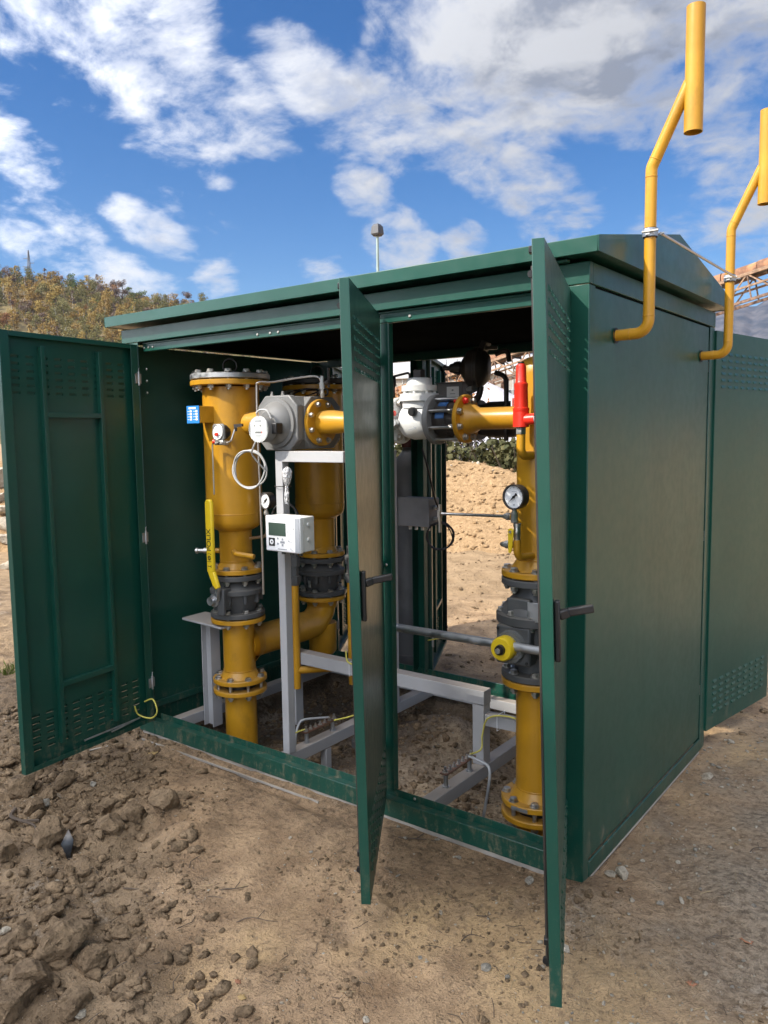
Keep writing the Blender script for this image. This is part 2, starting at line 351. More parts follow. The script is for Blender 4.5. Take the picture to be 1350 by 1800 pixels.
def soil():
    t = NT('soil'); w = t.coord('World')
    big = t.noise(w, .9, 4, .55); mid = t.noise(w, 5, 6, .6); fine = t.noise(w, 38, 6, .65); grit = t.noise(w, 150, 3, .6)
    c = t.mix(t.mr(mid, .32, .68), (.31,.20,.112), (.52,.35,.20))
    c = t.mix(t.mr(big, .5, .62, 0, .75), c, (.62,.42,.215))                      # ochre smears
    c = t.mix(t.mr(t.noise(w, 2.3, 5, .62), .50, .64, 0, .55), c, t.mix(t.mr(mid, .35, .65), (.16,.108,.065), (.32,.22,.135)))      # trodden-in darker earth
    c = t.mix(t.mr(fine, .30, .50, .55, 0), c, (.12,.08,.052))                     # damp dark crumbs
    # churned grey gravelly strip on the right of and behind the cabinet, darker earth inside it
    sp = t.n('ShaderNodeSeparateXYZ'); t.l(w, sp.inputs[0]); X, Y = sp.outputs[0], sp.outputs[1]
    nz = t.math('MULTIPLY', t.math('SUBTRACT', t.noise(w, 2.4, 4), .5), 1.2)
    gz = t.math('MULTIPLY', t.mr(t.math('ADD', X, nz), -.1, .5), t.mr(t.math('ADD', Y, nz), -.7, .3))
    c = t.mix(t.math('MULTIPLY', gz, .9), c, t.mix(t.mr(fine, .36, .6), (.18,.138,.095), (.37,.295,.21)))
    chz = t.mr(t.math('ADD', t.math('ADD', t.math('MULTIPLY', X, .78), t.math('MULTIPLY', Y, 1.1)), t.math('MULTIPLY', nz, .35)), -1.75, -2.05)
    c = t.mix(t.math('MULTIPLY', chz, .8), c, t.mix(t.mr(mid, .32, .68), (.125,.086,.05), (.30,.215,.13)))
    sill_band = t.math('MULTIPLY', t.mr(t.math('ADD', Y, t.math('MULTIPLY', nz, .3)), -.50, -.05), t.math('MULTIPLY', t.mr(X, .1, -.1), t.mr(Y, .15, .0)))          # darker band of soil before the sill
    c = t.mix(t.math('MULTIPLY', sill_band, .55), c, t.mix(t.mr(fine, .36, .6), (.10,.07,.045), (.30,.205,.125)))
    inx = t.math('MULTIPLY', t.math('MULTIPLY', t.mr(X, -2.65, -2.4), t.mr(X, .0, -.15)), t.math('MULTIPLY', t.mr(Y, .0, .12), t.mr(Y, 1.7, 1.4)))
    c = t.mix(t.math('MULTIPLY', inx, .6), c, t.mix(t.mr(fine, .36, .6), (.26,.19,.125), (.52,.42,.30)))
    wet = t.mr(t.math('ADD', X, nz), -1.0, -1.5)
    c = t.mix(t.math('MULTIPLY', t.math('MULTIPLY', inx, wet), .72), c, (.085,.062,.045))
    # pale lime dust patches
    lime = t.math('MULTIPLY', t.mr(t.noise(w, 2.1, 5, .6), .60, .68), t.mr(fine, .42, .6))
    c = t.mix(t.math('MULTIPLY', lime, .55), c, (.52,.45,.36))
    # sandy ground farther away
    far = t.mr(t.math('ADD', t.math('ADD', Y, t.math('MULTIPLY', X, -.25)), nz), 3.2, 5.6)
    c = t.mix(far, c, t.mix(t.mr(mid, .3, .7), (.29,.195,.105), (.42,.29,.165)))
    # light grit
    v = t.voro(w, 120); pick = t.mr(t.noise(w, 300, 1), .56, .6)
    c = t.mix(t.math('MULTIPLY', t.mr(v, .17, .12), pick), c, (.62,.55,.45))
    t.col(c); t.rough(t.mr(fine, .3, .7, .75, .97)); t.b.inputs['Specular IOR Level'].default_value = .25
    b1 = t.bump(mid, .05, .9); b2 = t.bump(fine, .022, 1.0, b1); b2 = t.bump(t.voro(w, 42), .008, .6, b2); b3 = t.bump(t.math('ADD', grit, t.math('MULTIPLY', t.mr(v, .35, .1), .5)), .007, 1.0, b2)
    t.normal(b3); return t.m
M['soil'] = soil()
def clod(name, a, b):
    t = NT(name); w = t.coord('World'); mid = t.noise(w, 14, 6, .65); fine = t.noise(w, 70, 5, .65)
    c = t.mix(t.mr(mid, .3, .7), a, b); c = t.mix(t.mr(fine, .3, .5, .6, 0), c, tuple(x*.4 for x in a)); t.col(c); t.rough(.92); t.b.inputs['Specular IOR Level'].default_value = .2
    t.normal(t.bump(fine, .016, 1, t.bump(mid, .04))); return t.m
M['clod'] = clod('earth_clod', (.14,.095,.056), (.32,.225,.135))
M['crumb'] = clod('earth_crumbs', (.15,.102,.06), (.37,.26,.155))
M['stone'] = clod('pale_stone', (.40,.33,.24), (.60,.53,.42))
M['stone_grey'] = clod('grey_stone', (.26,.235,.19), (.42,.38,.31))
M['sand'] = clod('ochre_sand', (.28,.18,.09), (.43,.285,.155))
M['plastic_scrap'] = paint('grey_plastic_scrap', (.025,.028,.032), .3, .3, .2)
M['strip'] = paint('white_strip', (.34,.31,.27), .6, .3, .6)
def leafm(name, a, b, tr=.25, scale=.35):
    t = NT(name); w = t.coord('World'); n = t.noise(w, scale, 3, .6); t.col(t.mix(t.mr(n, .3, .7), a, b)); t.rough(.7); t.b.inputs['Specular IOR Level'].default_value = .2
    t.b.inputs['Subsurface Weight'].default_value = 0; return t.m
M['bark'] = leafm('bark', (.10,.08,.065), (.2,.17,.14), scale=3)
M['bark_pale'] = leafm('pale_bark', (.40,.38,.34), (.55,.52,.46), scale=3)
AUT = [('olive', (.15,.14,.055), (.22,.195,.075)), ('yellow', (.33,.235,.07), (.40,.29,.09)), ('russet', (.24,.115,.05), (.30,.17,.075)), ('purple_brown', (.14,.10,.08), (.19,.135,.105)), ('green', (.09,.125,.035), (.15,.17,.05)), ('ochre', (.25,.165,.05), (.33,.22,.07))]
for k, a, b in AUT: M['leaf_'+k] = leafm('leaves_'+k, a, b, scale=.12)
M['leaf_shrub'] = leafm('shrub_leaves', (.03,.036,.013), (.10,.09,.035), scale=2.2)
M['leaf_dark'] = leafm('dark_shrub_leaves', (.03,.032,.032), (.075,.065,.06), scale=2)
M['leaf_rust'] = leafm('rusty_leaves', (.30,.13,.05), (.42,.22,.09), scale=2)
M['hill'] = leafm('hill_undergrowth', (.085,.065,.035), (.17,.13,.055), scale=.05)
M['mountain'] = leafm('hazed_forest', (.032,.036,.045), (.10,.09,.09), scale=.018)  # bluish tint puts the distance haze into the forest colour
M['meadow'] = leafm('meadow_grass', (.15,.16,.06), (.22,.20,.09), scale=.1)
M['grass'] = leafm('grass_blades', (.08,.13,.02), (.20,.23,.05), scale=6)
def rust():
    t = NT('rusty_sheet'); w = t.coord('World'); n = t.noise(w, 1.3, 6, .65); k = t.noise(t.scaled(w, (.6,.6,.15)), 1, 4)
    c = t.mix(t.mr(n, .35, .65), (.13,.06,.035), (.28,.135,.065)); c = t.mix(t.mr(k, .55, .7), c, (.38,.24,.11)); t.col(c); t.rough(.85); t.normal(t.bump(n, .03)); return t.m
M['rust'] = rust()
M['rust_dark'] = paint('rusty_beam', (.15,.09,.06), .8, .4, bumpd=0)
M['beam_tan'] = paint('weathered_beam', (.24,.15,.09), .75, .3, bumpd=0)
M['hall_wall'] = paint('cream_hall_wall', (.30,.275,.235), .7, .08, bumpd=0)
M['hall_roof'] = paint('white_sheet_roof', (.42,.42,.41), .5, .05, bumpd=0)
M['glass_dark'] = paint('dark_window_glass', (.03,.035,.045), .12, .1, bumpd=0)
M['concrete'] = paint('concrete', (.36,.35,.33), .85, .15, bumpd=.004, bscale=30)
M['pole'] = paint('lamp_post_paint', (.26,.33,.30), .5, .08, bumpd=0)
M['lamp'] = paint('lamp_housing', (.07,.07,.075), .5, .1, bumpd=0)
M['pylon'] = paint('pylon_steel', (.16,.17,.19), .6, .1, bumpd=0)
M['gravel_pale'] = clod('pale_gravel_heap', (.40,.39,.42), (.58,.56,.58))
M['leaf_litter'] = paint('dry_leaf', (.30,.13,.065), .7, .3, bumpd=0)
M['leaf_litter2'] = paint('yellow_dry_leaf', (.45,.30,.12), .7, .3, bumpd=0)
M['straw'] = paint('straw', (.36,.27,.14), .8, .3, bumpd=0)
M['twig'] = paint('twig', (.09,.065,.045), .85, .3, bumpd=0)
# ------------------------------------------------------------------ ground
def gh(x, y):
    x = np.asarray(x, float); y = np.asarray(y, float)
    near = sstep(60, 20, np.hypot(x, y))
    h = -.014+.035*fbm(x*.9, y*.9, 4)+near*(.030*fbm(x*5+3, y*5, 5, .6)+.010*fbm(x*17, y*17, 3))
    m = sstep(-1.72, -2.2, .78*x+1.1*y)*sstep(-7, -4.5, x)
    h = h+m*(-.02+.10*np.maximum(fbm(x*2.3+5, y*2.3, 5, .6), -.15)+.09*np.abs(fbm(x*7, y*7+4, 4, .6))+.04*fbm(x*21, y*21, 3))
    cl = sstep(.34, .12, np.hypot((x+1.62)*.8, y+.62))*sstep(-.5, .1, fbm(x*6, y*6+9, 3)*2)             # broken clump left of the middle door
    h = h+.05*cl*(1+1.2*fbm(x*14, y*14, 3))
    # rutted, trampled soil to the right and behind
    r = sstep(.1, .6, x)*sstep(-.6, .4, y)+sstep(1.7, 2.2, y)
    h = h+np.clip(r, 0, 1)*near*(.035*fbm(x*3.3, y*3.3+20, 4, .6)+.02*np.sin((x*.9-y*.45)*9+6*fbm(x, y, 3)))
    h = h+.03*np.exp(-(np.hypot(x-.02, (y+.03))/.14)**2)                                                   # soil banked at the corner
    # boot prints and a shallow wheel rut
    for px, py, an in ((-.75, -1.12, .5), (-.25, -.78, .9), (-1.15, -1.05, .2), (.42, -.62, 1.3), (.62, .15, 1.5), (.15, -1.02, .7), (-.55, -.42, 2.6), (.9, .7, 1.4)):
        a = (x-px)*math.cos(an)+(y-py)*math.sin(an); b = -(x-px)*math.sin(an)+(y-py)*math.cos(an); q = np.sqrt((a/.135)**2+(b/(.045+.012*np.sin(a*14)))**2)
        h = h-.013*sstep(1.05, .8, q)*(1+.35*np.sin(a*85))+.006*np.exp(-((q-1.2)/.16)**2)
    for off in (0, .2): h = h-near*.018*np.exp(-(((x-.95-off)-.25*(y-.6))/.06)**2)*(1+.4*np.sin(y*42))*sstep(-.8, .2, y)
    # scraped line in front of the sill
    h = h-.03*np.exp(-((y+.10-.03*np.sin(x*3))/.035)**2)*sstep(-2.6, -2.4, x)*sstep(-.9, -1.2, x)
    p = sstep(-2.50, -2.34, x)*sstep(-.06, -.2, x)*sstep(.06, .2, y)*sstep(1.47, 1.33, y)
    pit = -.15+.16*fbm(x*1.6+8, y*1.6, 4)+.05*fbm(x*8, y*8, 4, .6)+.17*np.exp(-(((x+1.25)/.28)**2+((y-1.12)/.22)**2))+.08*np.exp(-(((x+.95)/.22)**2+((y-.2)/.16)**2))-.06*sstep(.5, .8, y)*sstep(-1.3, -.9, x)
    h = h*(1-p)+np.minimum(pit, .0)*p
    # a slope down beyond the yard is hidden; far ground stays level
    return h
RIDGE = [(-1.8, 9.6, .25), (-3.3, 8.9, .6), (-4.7, 8.5, .9), (-5.7, 8.7, 1.12), (-8, 7.2, 1.22), (-11.8, 4.4, 1.22), (-15.5, 2.4, 1.4), (-22, 0, 1.2)]
def heap(x, y):
    x = np.asarray(x, float); y = np.asarray(y, float); r = np.full(x.shape, -.6)
    for (ax, ay, az), (bx, by, bz) in zip(RIDGE, RIDGE[1:]):
        dx, dy = bx-ax, by-ay; t = np.clip(((x-ax)*dx+(y-ay)*dy)/(dx*dx+dy*dy), 0, 1)
        d = np.hypot(x-ax-t*dx, y-ay-t*dy); H = az+(bz-az)*t
        r = np.maximum(r, (H+.35)*np.clip(1-d/2.5, 0, 1)**.85-.35)
    return r+.16*fbm(x*1.2, y*1.2, 4)+.10*fbm(x*4, y*4, 5, .6)+.03*fbm(x*14, y*14, 3)
def surf(x, y): return float(max(gh(np.array([x]), np.array([y]))[0], heap(np.array([x]), np.array([y]))[0]))
def gz(x, y): return float(gh(np.array([x]), np.array([y]))[0])
def hit(u, v, dmin=1.8, dmax=20):
    r = ray(u, v); d = dmin
    ds = np.arange(dmin, dmax, .01 if v > 1050 else .05); X = CAM.x+r.x*ds; Y_ = CAM.y+r.y*ds; Z = CAM.z+r.z*ds
    k = np.nonzero(Z < np.maximum(gh(X, Y_), heap(X, Y_)))[0]; return CAM+r*float(ds[k[0]] if len(k) else dmax)
def hfield(name, xs, ys, fn, mat, smooth=True):
    X, Y = np.meshgrid(xs, ys); Z = fn(X, Y); nx, ny = len(xs), len(ys)
    v = np.stack([X, Y, Z], -1).reshape(-1, 3); i = np.arange((ny-1)*nx).reshape(ny-1, nx)[:, :-1].ravel()
    f = np.stack([i, i+1, i+nx+1, i+nx], -1)
    me = bpy.data.meshes.new(name); me.vertices.add(len(v)); me.vertices.foreach_set('co', v.ravel()); me.loops.add(f.size); me.polygons.add(len(f))
    me.loops.foreach_set('vertex_index', f.ravel()); me.polygons.foreach_set('loop_start', np.arange(0, f.size, 4)); me.update(calc_edges=True); me.validate()
    me.polygons.foreach_set('use_smooth', [smooth]*len(f)); o = obj(name, me, mat); return o
def graded(lo, a, b, hi, step):
    out = list(np.arange(a, b, step)); q = step; x = b
    while x < hi: out.append(x); q *= 1.13; x += q
    out.append(hi); q = step; x = a; pre = []
    while x > lo: q *= 1.13; x -= q; pre.append(max(x, lo))
    return np.array(pre[::-1]+out)
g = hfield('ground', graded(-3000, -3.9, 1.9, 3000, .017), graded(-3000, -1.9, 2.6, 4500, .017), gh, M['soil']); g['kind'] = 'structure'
g['label'] = 'trampled brown soil of the building site'
h = hfield('sand_heap', np.arange(-24, .2, .07), np.concatenate([np.arange(-3, 2, .14), np.arange(2, 12.5, .06)]), heap, M['sand']); h['kind'] = 'structure'
h['label'] = 'long ochre sand heap in sunlight behind the cabinet'

# ------------------------------------------------------------------ far land: wooded hill, mountains
HA = Vector((-351, 182, 0)); HR = Vector((.8137, .5812, 0)); HN = Vector((.5812, -.8137, 0))
def hill_h(t, d):
    top = np.interp(t, [-400, -60, 0, 31, 45, 83, 160, 300, 420], [122, 86, 75, 71, 67, 60, 46, 18, -3])
    f = np.where(d >= 0, np.clip(1-d/165, 0, 1)**1.15, np.clip(1+d/260, 0, 1))
    return top*f-1.5+6*fbm(t*.02, d*.02, 4)*np.clip(f*3, 0, 1)
def make_hill():
    ts = np.arange(-330, 430, 6.0); ds = np.arange(-250, 175, 6.0); T, D = np.meshgrid(ts, ds); Z = hill_h(T, D)
    X = HA.x+HR.x*T+HN.x*D; Y = HA.y+HR.y*T+HN.y*D; nx = len(ts)
    v = [tuple(p) for p in np.stack([X, Y, Z], -1).reshape(-1, 3)]; f = [(r*nx+c, r*nx+c+1, (r+1)*nx+c+1, (r+1)*nx+c) for r in range(len(ds)-1) for c in range(nx-1)]
    mb = MB(); mb.v = v; mb.f = f; o = obj('hill', mb.mesh('hill', None, 180), M['hill']); o['kind'] = 'structure'; o['label'] = 'steep hillside under the autumn wood'
make_hill()
def make_mountain():
    cr = [(-3600, 700, 160), (-2400, 1400, 210), (-1491, 2049, 215), (-1100, 2350, 300), (-696, 2670, 366), (-566, 2774, 402), (-200, 2950, 455), (500, 3050, 520), (1500, 2950, 480), (2600, 2500, 380)]
    base = Vector((1, -2.5, 0)); rows = []
    seg = []
    for (a, b) in zip(cr, cr[1:]):
        for k in range(12): t = k/12; seg.append(Vector(a).lerp(Vector(b), t))
    for i, p in enumerate(seg):
        out = Vector((p.x, p.y, 0))-base; out.normalize(); jag = 26*(vnoise(np.array([i*.37]), np.array([3.3]))[0]-.5)
        row = []
        for q, s in ((1300, 0), (1000, .12), (780, .3), (560, .46), (380, .63), (220, .8), (90, .93), (0, 1), (-300, .7), (-700, .2)):
            w = Vector((p.x, p.y, 0))-out*q; n = fbm(np.array([w.x*.004]), np.array([w.y*.004]), 4)[0]
            row.append((w.x+out.y*n*80, w.y-out.x*n*80, (p.z+jag)*s+70*n*(1 if 0 < s < 1 else 0)-3))
        rows.append(row)
    m = len(rows[0]); mb = MB(); mb.v = [v for r in rows for v in r]; mb.f = [(i*m+k, i*m+k+1, (i+1)*m+k+1, (i+1)*m+k) for i in range(len(rows)-1) for k in range(m-1)]
    o = obj('mountain', mb.mesh('mountain', None, 180), M['mountain']); o['kind'] = 'structure'; o['label'] = 'wooded mountain ridge far behind the conveyor'
make_mountain()

# ------------------------------------------------------------------ foliage
def leaf_quads(centres, size, spread_n=None):
    n = len(centres); a = nrng.normal(size=(n, 3)); a /= np.linalg.norm(a, axis=1)[:, None]; b = nrng.normal(size=(n, 3)); b -= a*(a*b).sum(1)[:, None]; b /= np.linalg.norm(b, axis=1)[:, None]
    s = size*(.6+.8*nrng.random(n))[:, None]; k = .55+.4*nrng.random(n)[:, None]
    v = np.stack([centres-a*s, centres-b*s*k, centres+a*s, centres+b*s*k], 1).reshape(-1, 3)
    return v, [(4*i, 4*i+1, 4*i+2, 4*i+3) for i in range(n)]
def crown_mesh(name, H0, H1, R, n, leaf, mat, lobes=9, flat=1.0):
    cs = []
    for i in range(lobes):
        t = nrng.random(); ang = nrng.random()*6.28; rr = R*(.25+.55*nrng.random())*(1-.55*abs(t-.4)); lr = R*(.3+.28*nrng.random())
        c = np.array([math.cos(ang)*rr, math.sin(ang)*rr, H0+(H1-H0)*(.12+.76*t)]); k = n//lobes
        d = nrng.normal(size=(k, 3)); d /= np.linalg.norm(d, axis=1)[:, None]; cs.append(c+d*lr*(nrng.random((k, 1))**.4)*np.array([1, 1, .85*flat]))
    P = np.concatenate(cs); v, f = leaf_quads(P, leaf); me = bpy.data.meshes.new(name); me.from_pydata([tuple(q) for q in v], [], f); me.materials.append(mat); return me
def trunk_mesh(name, H, r, mat, limbs=6, R=2.0):
    mb = MB(); bend = [(rng.uniform(-.02, .02)*H, rng.uniform(-.02, .02)*H) for _ in range(5)]
    path = [(bend[i][0]*(i > 0), bend[i][1]*(i > 0), H*i/4) for i in range(5)]; mb.tube(path, [r, r*.8, r*.6, r*.4, r*.12], 7)
    for k in range(limbs):
        t = .35+.5*k/limbs; i = min(3, int(t*4)); a = Vector(path[i]).lerp(Vector(path[i+1]), t*4-i); g = rng.uniform(0, 6.28)
        e = a+Vector((math.cos(g)*R*.7, math.sin(g)*R*.7, H*.14)); mb.tube([a, a.lerp(e, .5)+Vector((0, 0, .05*H)), e], [r*.38, r*.24, r*.07], 5)
    me = mb.mesh(name); me.materials.append(mat); return me
def plant(name, trunk, crown, loc, scale, rz, label, cat, group):
    e = thing(name, label, cat, loc, group); e.rotation_euler = (0, 0, rz); e.scale = scale
    obj('trunk', trunk, None, e); obj('crown', crown, None, e); return e
def make_wood():
    kinds = [k for k, _, _ in AUT]; cr = {k: [crown_mesh('crown', 1.2, 9.5, 3.3, 1000, .23, M['leaf_'+k], 15) for _ in range(2)] for k in kinds}
    slim = {k: crown_mesh('crown', 3, 13, 1.7, 520, .22, M['leaf_'+k], 12) for k in ('olive', 'yellow', 'purple_brown')}
    tr = [trunk_mesh('trunk', 8, .22, M['bark']) for _ in range(2)]; trp = trunk_mesh('trunk', 12, .16, M['bark_pale'], 4, 1.4)
    lab = {'olive': 'olive green tree among the autumn wood on the hillside', 'yellow': 'golden yellow tree glowing in the hillside wood', 'russet': 'russet orange tree in the hillside wood',
           'purple_brown': 'purple brown half bare tree in the hillside wood', 'green': 'still green bushy tree in the hillside wood', 'ochre': 'dull ochre tree in the hillside wood'}
    w = [.30, .15, .09, .13, .09, .24]; cnt = 0; tries = 0; pts = []
    while cnt < 290 and tries < 6000:
        tries += 1; t = rng.uniform(-16, 100); d = rng.uniform(-14, 92)
        if cnt > 40 and min((t-a)**2+(d-b)**2 for a, b in pts) < 15: continue
        z = float(hill_h(np.array([t]), np.array([d]))[0]); p = HA+HR*t+HN*d; q = Vector((p.x, p.y, z+4))-CAM
        u = 675+CAM_F*q.dot(RT)/q.dot(FW); v = 900-CAM_F*q.dot(UP)/q.dot(FW)
        if u < -25 or u > 360 or v > 625 or (u < 75 and 562 < v < 640): continue
        pts.append((t, d)); cnt += 1
        zone = vnoise(np.array([t*.05+7]), np.array([d*.05]))[0]
        k = rng.choices(kinds, [a*(2.2 if (zone > .55) == (kinds[i] in ('yellow', 'olive', 'ochre')) else .7) for i, a in enumerate(w)])[0]
        if rng.random() < .09:
            k = rng.choice(list(slim)); s = rng.uniform(.6, .8)
            plant('birch_tree', trp, slim[k], (p.x, p.y, z-.5), (s, s, s), rng.uniform(0, 6.28), 'slender pale trunked tree rising above the hillside wood', 'tree', 'slender trees in the hillside wood')
        else:
            s = rng.uniform(.48, .92); plant('autumn_tree', rng.choice(tr), rng.choice(cr[k]), (p.x, p.y, z-.6), (s, s, s*rng.uniform(.8, 1.1)), rng.uniform(0, 6.28), lab[k], 'tree', k.replace('_', ' ')+' trees in the hillside wood')
make_wood()
def wood_mass():
    # the scrub and saplings between the single trees: nobody could count them
    for k, n in (('olive', 420), ('ochre', 420), ('purple_brown', 300), ('green', 150)):
        cs = []
        for _ in range(n):
            t = rng.uniform(-30, 125); d = rng.uniform(-16, 100); z = float(hill_h(np.array([t]), np.array([d]))[0]); p = HA+HR*t+HN*d; s = rng.uniform(1.1, 2.4)
            q = nrng.normal(size=(70, 3)); q /= np.linalg.norm(q, axis=1)[:, None]; cs.append(np.array([p.x, p.y, z+s*.7])+q*s*(nrng.random((70, 1))**.5)*np.array([1, 1, 1.1]))
        v, f = leaf_quads(np.concatenate(cs), .26); me = bpy.data.meshes.new('undergrowth'); me.from_pydata([tuple(q) for q in v], [], f); me.materials.append(M['leaf_'+k]); tag(obj('undergrowth', me, None), k.replace('_', ' ')+' scrub filling the hillside wood', None, None, 'stuff')
wood_mass()
def make_bush(name, u, v, d, H, R, mat, n, leaf, label, group=None, stems=5):
    p = CAM+ray(u, v)*d; z = gz(p.x, p.y)-.05; e = thing(name, label, 'bush', (p.x, p.y, z), group); mb = MB()
    for k in range(stems):
        g = rng.uniform(0, 6.28); mb.tube(spline([(0, 0, 0), (math.cos(g)*R*.3, math.sin(g)*R*.3, H*.5), (math.cos(g)*R*.65, math.sin(g)*R*.65, H*.95)], 4), [.03-.0027*i for i in range(9)], 5)
    lpart('stem', mb, M['twig'], e); obj('foliage', crown_mesh('foliage', .05, H, R, n, leaf, mat, 14), None, e); return e
make_bush('shrub', 800, 800, 16, 1.45, 1.0, M['leaf_shrub'], 2600, .055, 'green shrub behind the sand heap, leftmost one seen through the cabinet')
make_bush('shrub', 838, 800, 17, 1.6, 1.0, M['leaf_dark'], 2200, .05, 'dark withered shrub behind the sand heap between green ones')
make_bush('shrub', 870, 800, 16, 1.5, 1.0, M['leaf_shrub'], 2600, .055, 'green shrub behind the sand heap next to the yellow outlet column')
make_bush('shrub', 910, 800, 15, 1.4, .9, M['leaf_shrub'], 2000, .055, 'green shrub behind the yellow outlet column and sand heap')
make_bush('shrub', 735, 790, 17, 1.9, 1.1, M['leaf_shrub'], 2200, .055, 'loose shrub behind the dark gas cylinder')
make_bush('rusty_shrub', 725, 720, 24, 3.2, 1.6, M['leaf_rust'], 1100, .06, 'rust coloured twiggy shrub in front of the far hall', stems=11)
make_bush('rusty_shrub', 795, 700, 26, 4.1, 1.7, M['leaf_rust'], 700, .06, 'tall thin rusty shrub beside the rear door', stems=13)

# ------------------------------------------------------------------ far structures
def make_hall():
    a = CAM+ray(500, 700)*150; b = CAM+ray(985, 700)*132; a.z = b.z = 0; ax = (b-a); Lh = ax.length; ax.normalize(); nx = Vector((ax.y, -ax.x, 0)); e = thing('storage_hall', 'long cream hall with white sheet roof beyond the conveyor', 'building', a)
    if nx.dot(CAM-a) < 0: nx = -nx
    def fn(s, z, t): p = a+ax*s-nx*t; return (p.x, p.y, z)
    part('wall', MB().prism([(0, -.5), (Lh, -.5), (Lh, 11.4), (0, 11.4)], fn, 0, 18), M['hall_wall'], e)
    rf = MB(); q = [(-.6, 11.1), (-.6, 12.2), (9, 15.2), (18.6, 12.2), (18.6, 11.1), (9, 14.2)]
    rf.prism(q, lambda t, z, s: fn(s, z, t), -.6, Lh+.6); part('roof', rf, M['hall_roof'], e)
    for k in range(9):
        s = 3+k*(Lh-6)/8; w = part('window', MB().prism([(s-1.4, 7.3), (s+1.4, 7.3), (s+1.4, 8.6), (s-1.4, 8.6)], fn, -.06, .1), M['hall_roof'], e)
        for j in range(3): part('pane', MB().prism([(s-1.3+j*.9, 7.4), (s-.5+j*.9, 7.4), (s-.5+j*.9, 8.5), (s-1.3+j*.9, 8.5)], fn, -.09, .0), M['glass_dark'], w)
    for k in range(14):
        s = k*Lh/13; part('downpipe', MB().prism([(s-.08, 0), (s+.08, 0), (s+.08, 11.05), (s-.08, 11.05)], fn, -.16, -.01), M['hall_roof'], e)
make_hall()
def make_conveyor():
    A = Vector((-57.8, 77.1, 6.9-.6)); B = Vector((-14.1, 71.1, 15.6-.6)); dr = (B-A).normalized(); A2 = A-dr*26; B2 = B+dr*30; L = (B2-A2).length
    side = dr.cross(Vector((0, 0, 1))).normalized(); up = side.cross(dr)
    e = thing('belt_conveyor', 'long rusty covered belt conveyor on a lattice truss', 'conveyor', (A2.x, A2.y, 0))
    P = lambda s, w, z: A2+dr*s+side*w+up*z
    k = 0; n = int(L/3)
    for i in range(n):                       # half-round cover sheets
        s0 = i*L/n+.03; s1 = (i+1)*L/n-.03; mb = MB(); vs = []; m = 9; jit = rng.uniform(-.03, .03)
        for s in (s0, s1):
            for rr in (.78+jit, .75+jit):
                for j in range(m): g = math.pi*j/(m-1); vs.append(P(s, math.cos(g)*rr, math.sin(g)*rr-.1))
        fs = []
        for j in range(m-1): fs += [(j, j+1, 2*m+j+1, 2*m+j), (m+j, 3*m+j, 3*m+j+1, m+j+1), (j, m+j, m+j+1, j+1), (2*m+j, 2*m+j+1, 3*m+j+1, 3*m+j)]
        fs += [(0, 2*m, 3*m, m), (m-1, 2*m-1, 4*m-1, 3*m-1)]
        mb.add(vs, fs); part('cover_sheet', mb, M['rust'], e)
    for w in (-.85, .85):
        for z, th in ((-.28, .2), (-2.45, .17), (-1.3, .12)): part('chord', MB().bar(P(0, w, z), P(L, w, z), .2, th*1.3, up), M['beam_tan'] if z > -2 else M['rust_dark'], e)
        q = int(L/2.2)
        for i in range(q):
            s = i*L/q; s2 = (i+1)*L/q
            part('brace', MB().bar(P(s, w, -.3) if i % 2 else P(s, w, -2.4), P(s2, w, -2.4) if i % 2 else P(s2, w, -.3), .11, .11, side), M['beam_tan'], e)
            part('post', MB().bar(P(s, w, -.3), P(s, w, -2.45), .11, .11, side), M['rust_dark'], e)
    part('belt', MB().bar(P(0, 0, -.22), P(L, 0, -.22), 1.1, .06, up), M['black'], e)
    q = int(L/2.2)
    for i in range(q): part('roller', MB().cyl(P(i*L/q, -.8, -.6), P(i*L/q, .8, -.6), .11, n=8), M['dark_metal'], e)
    for s in (14, 42, 74, L-6):
        b = P(s, 0, -2.5)
        for w in (-1, 1):
            for g in (-1, 1): part('trestle_leg', MB().bar(b+side*w*.85, Vector((b.x, b.y, -.3))+side*w*1.9+Vector((dr.x, dr.y, 0))*g*1.2, .22, .22, side), M['rust_dark'], e)
make_conveyor()
def make_lamp():
    x, y, z = -15.2, 18.75, 8.05; e = thing('lamp_post', 'tall slim lamp post with square lantern above the roof', 'lamp post', (x, y, 0))
    part('pole', MB().lathe((x, y, -.1), (0, 0, 1), [(0, .085), (.6, .085), (.62, .07), (z-.25, .045), (z+.12, .045)], 14), M['pole'], e)
    hd = MB(); pr = [(0, .17), (.05, .23), (.28, .20), (.36, .12), (.37, 0.02)]
    x0, y0, z0 = x, y, z
    for k in range(len(pr)-1): hd.lathe((x0, y0, z0+pr[k][0]), (0, 0, 1), [(0, pr[k][1]*.95), (pr[k+1][0]-pr[k][0], pr[k+1][1]*.95)], 4)
    hb = part('lantern', hd, M['lamp'], e, smooth=20); part('lens', MB().lathe((x, y, z-.03), (0, 0, 1), [(0, .13), (.025, .16)], 4), M['glass_dark'], hb)
make_lamp()
